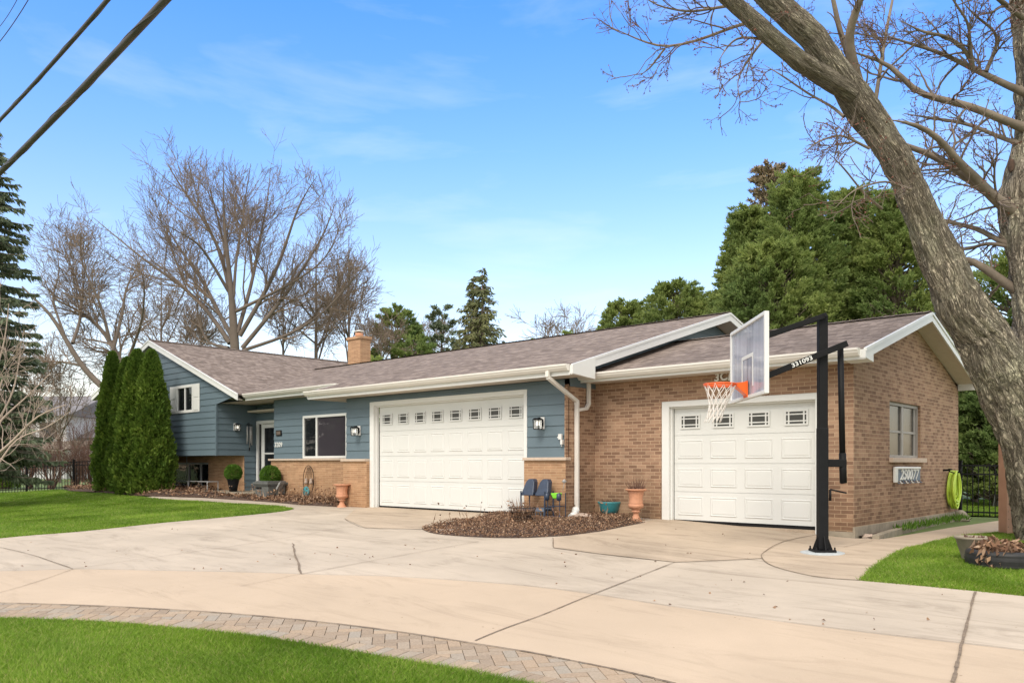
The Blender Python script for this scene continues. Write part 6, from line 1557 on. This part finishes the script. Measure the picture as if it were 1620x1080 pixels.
# pale twigged young tree in front of the spruce at the far left
TY = [[(-60, 800, 4), (-50, 740, 3.6), (-30, 700, 3), (-12, 650, 2), (4, 600, 1.2)], [(-40, 740, 2.5), (0, 716, 2.2), (18, 700, 1.9), (60, 655, 1.3), (105, 640, .7)], [(-30, 700, 2.2), (10, 655, 1.6), (40, 630, 1.1), (80, 590, .6)],
      [(-40, 720, 2.4), (-4, 668, 1.7), (22, 620, 1.2), (32, 560, .6)], [(-20, 760, 2), (12, 712, 1.5), (26, 690, 1.2), (70, 680, .8), (112, 650, .5)], [(-30, 690, 2), (-10, 600, 1.4), (8, 540, 1), (14, 480, .5)]]
limb_tree('young_tree', TY, 19, 'pale twigged young tree reaching in from the left edge', 300, 61, lv=((20, .45), (80, .5)), tw=(.009, .005), crown_mat='palewood', trunk_mat='palewood', depth=.06, up=.05)

# ---- the big double trunk maple on the right
def big_maple():
    rng = np.random.default_rng(77); t0 = 12.6
    base = PT(1665, 860, t0); e = root_tree('maple_tree', base, 'huge rough barked maple whose thick trunk leans left over the garage', 'tree')
    L = np.array(e.location)
    def pl(lst, td=0, k=None, t_=None):
        n = len(lst); pts = [PT(u, v, (t_ or t0)+td*i/(n-1)) for i, (u, v, w_) in enumerate(lst)]; rr = [.84*rad_px(w_, (t_ or t0)+td*i/(n-1)) for i, (u, v, w_) in enumerate(lst)]
        return poly_resample(pts, rr, k or 14)
    lean = [(1690, 905, 82), (1676, 865, 70), (1664, 800, 64), (1650, 740, 58), (1634, 690, 54), (1598, 613, 50), (1552, 524, 43), (1517, 480, 39), (1466, 360, 31), (1442, 300, 29), (1412, 240, 27), (1352, 152, 26), (1288, 60, 24), (1222, 0, 22), (1140, -80, 18), (1040, -170, 12)]
    right = [(1680, 760, 50), (1668, 660, 48), (1655, 560, 50), (1643, 450, 47), (1632, 380, 47), (1626, 310, 48), (1634, 262, 42), (1642, 200, 38), (1646, 133, 38), (1642, 60, 40), (1636, 0, 38), (1640, -120, 30)]
    def bark_tube(P, Rr, n, seed, rough=1.0):
        k = len(P); T = unit(np.gradient(P, axis=0)); ref = np.array([1., .2, 0]); A = unit(np.cross(T, ref)); B = np.cross(T, A); th = np.arange(n)*2*np.pi/n; s = np.r_[0, np.cumsum(np.linalg.norm(np.diff(P, axis=0), axis=1))]
        V = np.empty((k, n, 3)); 
        for i in range(k):
            for j in range(n):
                c, s_ = math.cos(th[j]), math.sin(th[j]); q = Vector((c*Rr[i]*9, s_*Rr[i]*9, s[i]*1.5+seed)); 
                rdg = abs(noise.noise(q))*.9+abs(noise.noise(q*2.3))*.45; low = noise.noise(Vector((c*1.3, s_*1.3, s[i]*.7+seed)))*.13+noise.noise(Vector((c*2.6, s_*2.6, s[i]*1.8+seed)))*.05
                flut = noise.noise(Vector((c*3.2, s_*3.2, s[i]*.25+seed)))*.10*max(0, 1-s[i]/3.5)
                r_ = Rr[i]*(1+low+flut)+(.3-rdg)*-.085*rough*min(1, Rr[i]*3); V[i, j] = P[i]+(A[i]*c+B[i]*s_)*r_
        i = np.arange(k*n).reshape(k, n); nx = np.roll(i, -1, 1); Fq = np.stack([i[:-1], nx[:-1], nx[1:], i[1:]], -1).reshape(-1, 4)
        uv = np.stack([np.broadcast_to(np.abs(th[None]-np.pi)*.42, (k, n)), np.broadcast_to(s[:, None], (k, n))], -1).reshape(-1, 2); return V.reshape(-1, 3), Fq, uv
    for nm, lst, td, n, kk, sd, lab in (('trunk', lean, -1.6, 110, 330, 3., 'thick leaning trunk'), ('trunk', right, .6, 90, 240, 9., 'upright right trunk with a hollow knot')):
        P, Rr = pl(lst, td, kk); V, Fq, uv = bark_tube(P, Rr, n, sd)
        link(nm, np_mesh(nm, rel(e, V), Fq, mat=M['bark'], smooth=True, uv=uv), e)['label'] = lab
    P, Rr = pl([(1350, 150, 17), (1300, 118, 17.5), (1264, 95, 17), (1211, 52, 15.5), (1149, -6, 14.5), (1085, -66, 12), (1000, -136, 8)], -.8, 140, t0-1.25); V, Fq, uv = bark_tube(P, Rr, 60, 5.); link('limb', np_mesh('limb', rel(e, V), Fq, mat=M['bark'], smooth=True, uv=uv), e)
    # hollow knot on the right trunk
    c = Vector(PT(1600, 262, t0+.12)); m = MB(); m.lathe([(.0, .030), (.035, .03), (.045, .02), (.05, .0)], (0, 0, 0), 18); k_ = m.build('hollow', M['soil'], e); k_.location = c-e.location; k_.rotation_euler = (R(82), 0, R(YAW-38)); k_.scale = (1, 2.3, 1)
    LB = [ [(1149, -6, 8), (1120, -20, 6), (1085, -25, 4), (1040, -20, 2.5)],
        [(1630, 150, 9), (1607, 142, 6.5), (1567, 122, 5.5), (1540, 109, 5), (1513, 96, 4), (1487, 82, 3.4), (1440, 70, 2.6), (1390, 52, 1.8)], [(1540, 109, 4), (1535, 80, 3), (1533, 36, 2.4), (1513, 9, 2), (1490, -30, 1.4)],
        [(1560, 113, 4), (1580, 67, 3), (1575, 49, 2.5), (1544, 27, 2), (1520, 0, 1.5)], [(1540, 107, 4), (1527, 76, 3.6), (1495, 56, 3), (1460, 52, 2.4), (1420, 30, 1.6)],
        [(1625, 204, 10), (1598, 196, 7.5), (1567, 180, 7), (1531, 167, 6.5), (1495, 156, 6), (1455, 155, 5.4), (1429, 129, 5), (1411, 98, 4), (1380, 93, 3), (1340, 80, 1.8)],
        [(1625, 230, 6), (1598, 224, 4), (1567, 211, 3.6), (1531, 195, 3.2), (1487, 189, 2.8), (1430, 180, 2)], [(1620, 345, 14), (1573, 318, 10), (1549, 284, 8.6), (1518, 262, 7.5), (1504, 240, 6.4), (1482, 213, 5.5), (1450, 196, 4.2), (1410, 190, 2.6)],
        [(1600, 330, 10), (1571, 311, 8.5), (1527, 278, 7.5), (1495, 256, 6.5), (1460, 238, 5.5), (1410, 225, 4), (1370, 190, 2.4)], [(1615, 392, 7), (1578, 380, 5), (1549, 362, 4.4), (1500, 351, 3.5), (1460, 340, 2)],
        [(1615, 392, 5), (1580, 387, 3.6), (1558, 384, 3.2), (1531, 396, 2.6), (1500, 392, 1.6)], [(1625, 470, 10), (1598, 453, 8.5), (1562, 427, 7.4), (1536, 411, 6), (1500, 405, 3.5)],
        [(1375, 190, 11), (1349, 102, 9.5), (1340, 53, 8), (1358, 9, 7), (1376, -40, 5)], [(1349, 102, 7), (1330, 55, 5), (1318, 0, 4), (1310, -40, 3)], [(1385, 160, 4), (1400, 60, 3), (1412, 0, 2.4), (1420, -40, 1.5)],
        [(1195, 34, 4), (1176, 36, 3), (1113, 62, 2.6), (1051, 78, 2.2), (1007, 62, 1.4), (960, 40, .9)], [(1051, 78, 2), (1029, 107, 1.6), (1010, 122, .9)], [(1230, 70, 3.2), (1207, 62, 2.6), (1167, 58, 2), (1149, 76, 1.6), (1136, 98, 1)],
        [(1335, 185, 3), (1318, 169, 2.4), (1282, 151, 2), (1238, 120, 1.5), (1207, 102, .9)], [(1395, 330, 2.6), (1367, 307, 1.8), (1336, 267, 1.6), (1309, 240, .9)], [(1375, 235, 2.6), (1330, 212, 2), (1290, 225, 1.5), (1270, 245, .9)],
        [(1150, 10, 2.8), (1090, 20, 2), (1040, 10, 1.4), (1010, -10, .9)], [(1210, 60, 2.6), (1180, 100, 1.7), (1165, 130, 1.1), (1172, 165, .8)], [(1640, 40, 7), (1605, 20, 5), (1570, -10, 4), (1530, -40, 3)],
        [(1440, 300, 3), (1400, 285, 1.9), (1350, 300, 1.4), (1320, 330, .8)], [(1350, 140, 3), (1300, 100, 2), (1262, 62, 1.6), (1240, 20, 1)], [(1500, 460, 2.6), (1475, 400, 2), (1500, 350, 1.5), (1520, 300, 1)], [(1205, 350, .5), (1195, 322, 1.0), (1180, 300, .6)][:0] or [(1440, 290, 2.4), (1470, 250, 2), (1480, 200, 1.6), (1475, 140, 1)]]
    Ps, Rs = [], []
    for k, lm in enumerate(LB):
        near = k in (0, 15, 16, 17, 18, 19, 20, 21, 22, 24, 25); P, Rr = pl([(a_, b_, w_*(1 if q_ < len(lm)-1 else .3)) for q_, (a_, b_, w_) in enumerate(lm)], rng.uniform(-1.2, 1.2), 14, t_=t0-(1.3 if near else 0)+(.2 if not near else 0)); Ps.append(P); Rs.append(Rr)
    P0, R0 = np.stack(Ps), np.stack(Rs); V, Fq = tubes(P0, R0, 14); link('limbs', np_mesh('limbs', rel(e, V), Fq, mat=M['limb'], smooth=True), e)
    parts = []; P1, R1 = spawn(P0, np.minimum(R0, .035), 210, .1, .97, 42, 14, .34, .4, .6, 8, .17, .02, rng, taper=.3, minlen=.5); R1 = np.clip(R1, .006, .022); parts.append(tubes(P1, R1, 6))
    P2, R2 = spawn(P1, R1, 800, .1, .98, 40, 14, .42, .4, .65, 6, .16, .015, rng, taper=.5, minlen=.28); R2 = np.clip(R2, .004, .010); parts.append(tubes(P2, R2, 4))
    P3, R3 = spawn(P2, R2, 2300, .1, 1, 42, 16, .5, .4, .7, 4, .14, .02, rng, taper=.6, minlen=.14); R3 = np.clip(R3, .0028, .0048); parts.append(tubes(P3, R3, 3))
    V, Fq = join_vf(parts); link('crown', np_mesh('crown', rel(e, V), Fq, mat=M['twig']), e)
    nb = 6000; k = rng.choice(len(P3), nb); j = rng.integers(1, 4, nb); B = P3[k, j]; V, Fq = leaves(B, unit(rng.normal(size=(nb, 3))), rng.uniform(.015, .035, nb), .02, .5, rng); link('buds', np_mesh('buds', rel(e, V), Fq, mat=M['bud']), e)
big_maple()

# trees across the street, beyond the left of the picture: the picture window mirrors them
def street_tree(name, x, y, H, W_, label, seed, bare):
    base = (x, y, 0)
    if bare:
        e = root_tree(name, base, label, 'tree'); rng = np.random.default_rng(seed); P = []; 
        P.append(np.array([[0.1*math.sin(z*3), 0, z*H*.8] for z in np.linspace(0, 1, 10)])); Rr = [np.linspace(.3, .04, 10)]
        for k in range(14):
            a = rng.uniform(0, 6.28); z0 = rng.uniform(.2, .6)*H; L = W_*rng.uniform(.6, 1); s = np.linspace(0, 1, 10); P.append(np.stack([L*s*np.cos(a)*.8, L*s*np.sin(a)*.8, z0+L*s*1.1], 1)); Rr.append(np.linspace(.12, .02, 10))
        P, Rr = np.stack(P), np.stack(Rr); V, Fq = tubes(P, Rr, 8); link('trunk', np_mesh('trunk', V, Fq, mat=M['farlimb'], smooth=True), e)
        c1, r1 = spawn(P, Rr, 160, .2, 1, 38, 12, .4, .4, .6, 6, .15, .04, rng, minlen=.6); c2, r2 = spawn(c1, r1, 1200, .1, 1, 36, 12, .5, .4, .6, 4, .15, .03, rng, minlen=.3)
        V, Fq = join_vf([tubes(c1, np.maximum(r1, .015), 4), tubes(c2, np.maximum(r2, .01), 3)]); link('crown', np_mesh('crown', V, Fq, mat=M['twig2']), e)
street_tree('bare_tree', -47, -8, 13, 6, 'leafless tree across the street mirrored in the picture window', 401, True)
def em2(x, y, H, W_, seed, label):
    e = root_tree('evergreen_tree', (x, y, 0), label, 'evergreen tree'); rng = np.random.default_rng(seed); n = 9000; z = rng.uniform(0, 1, n)**.8; a = rng.uniform(0, 6.28, n); r = W_*(1-z)**.8*(1+.15*np.sin(a*5+z*20))*rng.uniform(.6, 1, n)
    Pq = np.stack([r*np.cos(a), r*np.sin(a), z*H], 1); V, Fq = leaves(Pq, unit(np.stack([np.cos(a), np.sin(a), rng.normal(size=n)*.5], 1)), rng.uniform(.3, .6, n), .22, .3, rng); link('crown', np_mesh('crown', V, Fq, mat=M['thuja2']), e); m = MB(); m.tube([(0, 0, -.2), (0, 0, H*.9)], [.25, .04], 8); m.build('trunk', M['limb'], e)
em2(-52, -4, 6.5, 3.0, 402, 'broad evergreen across the street left of the mirrored bare tree')
em2(-44, -12, 5.0, 2.6, 403, 'lower evergreen across the street right of the mirrored bare tree')
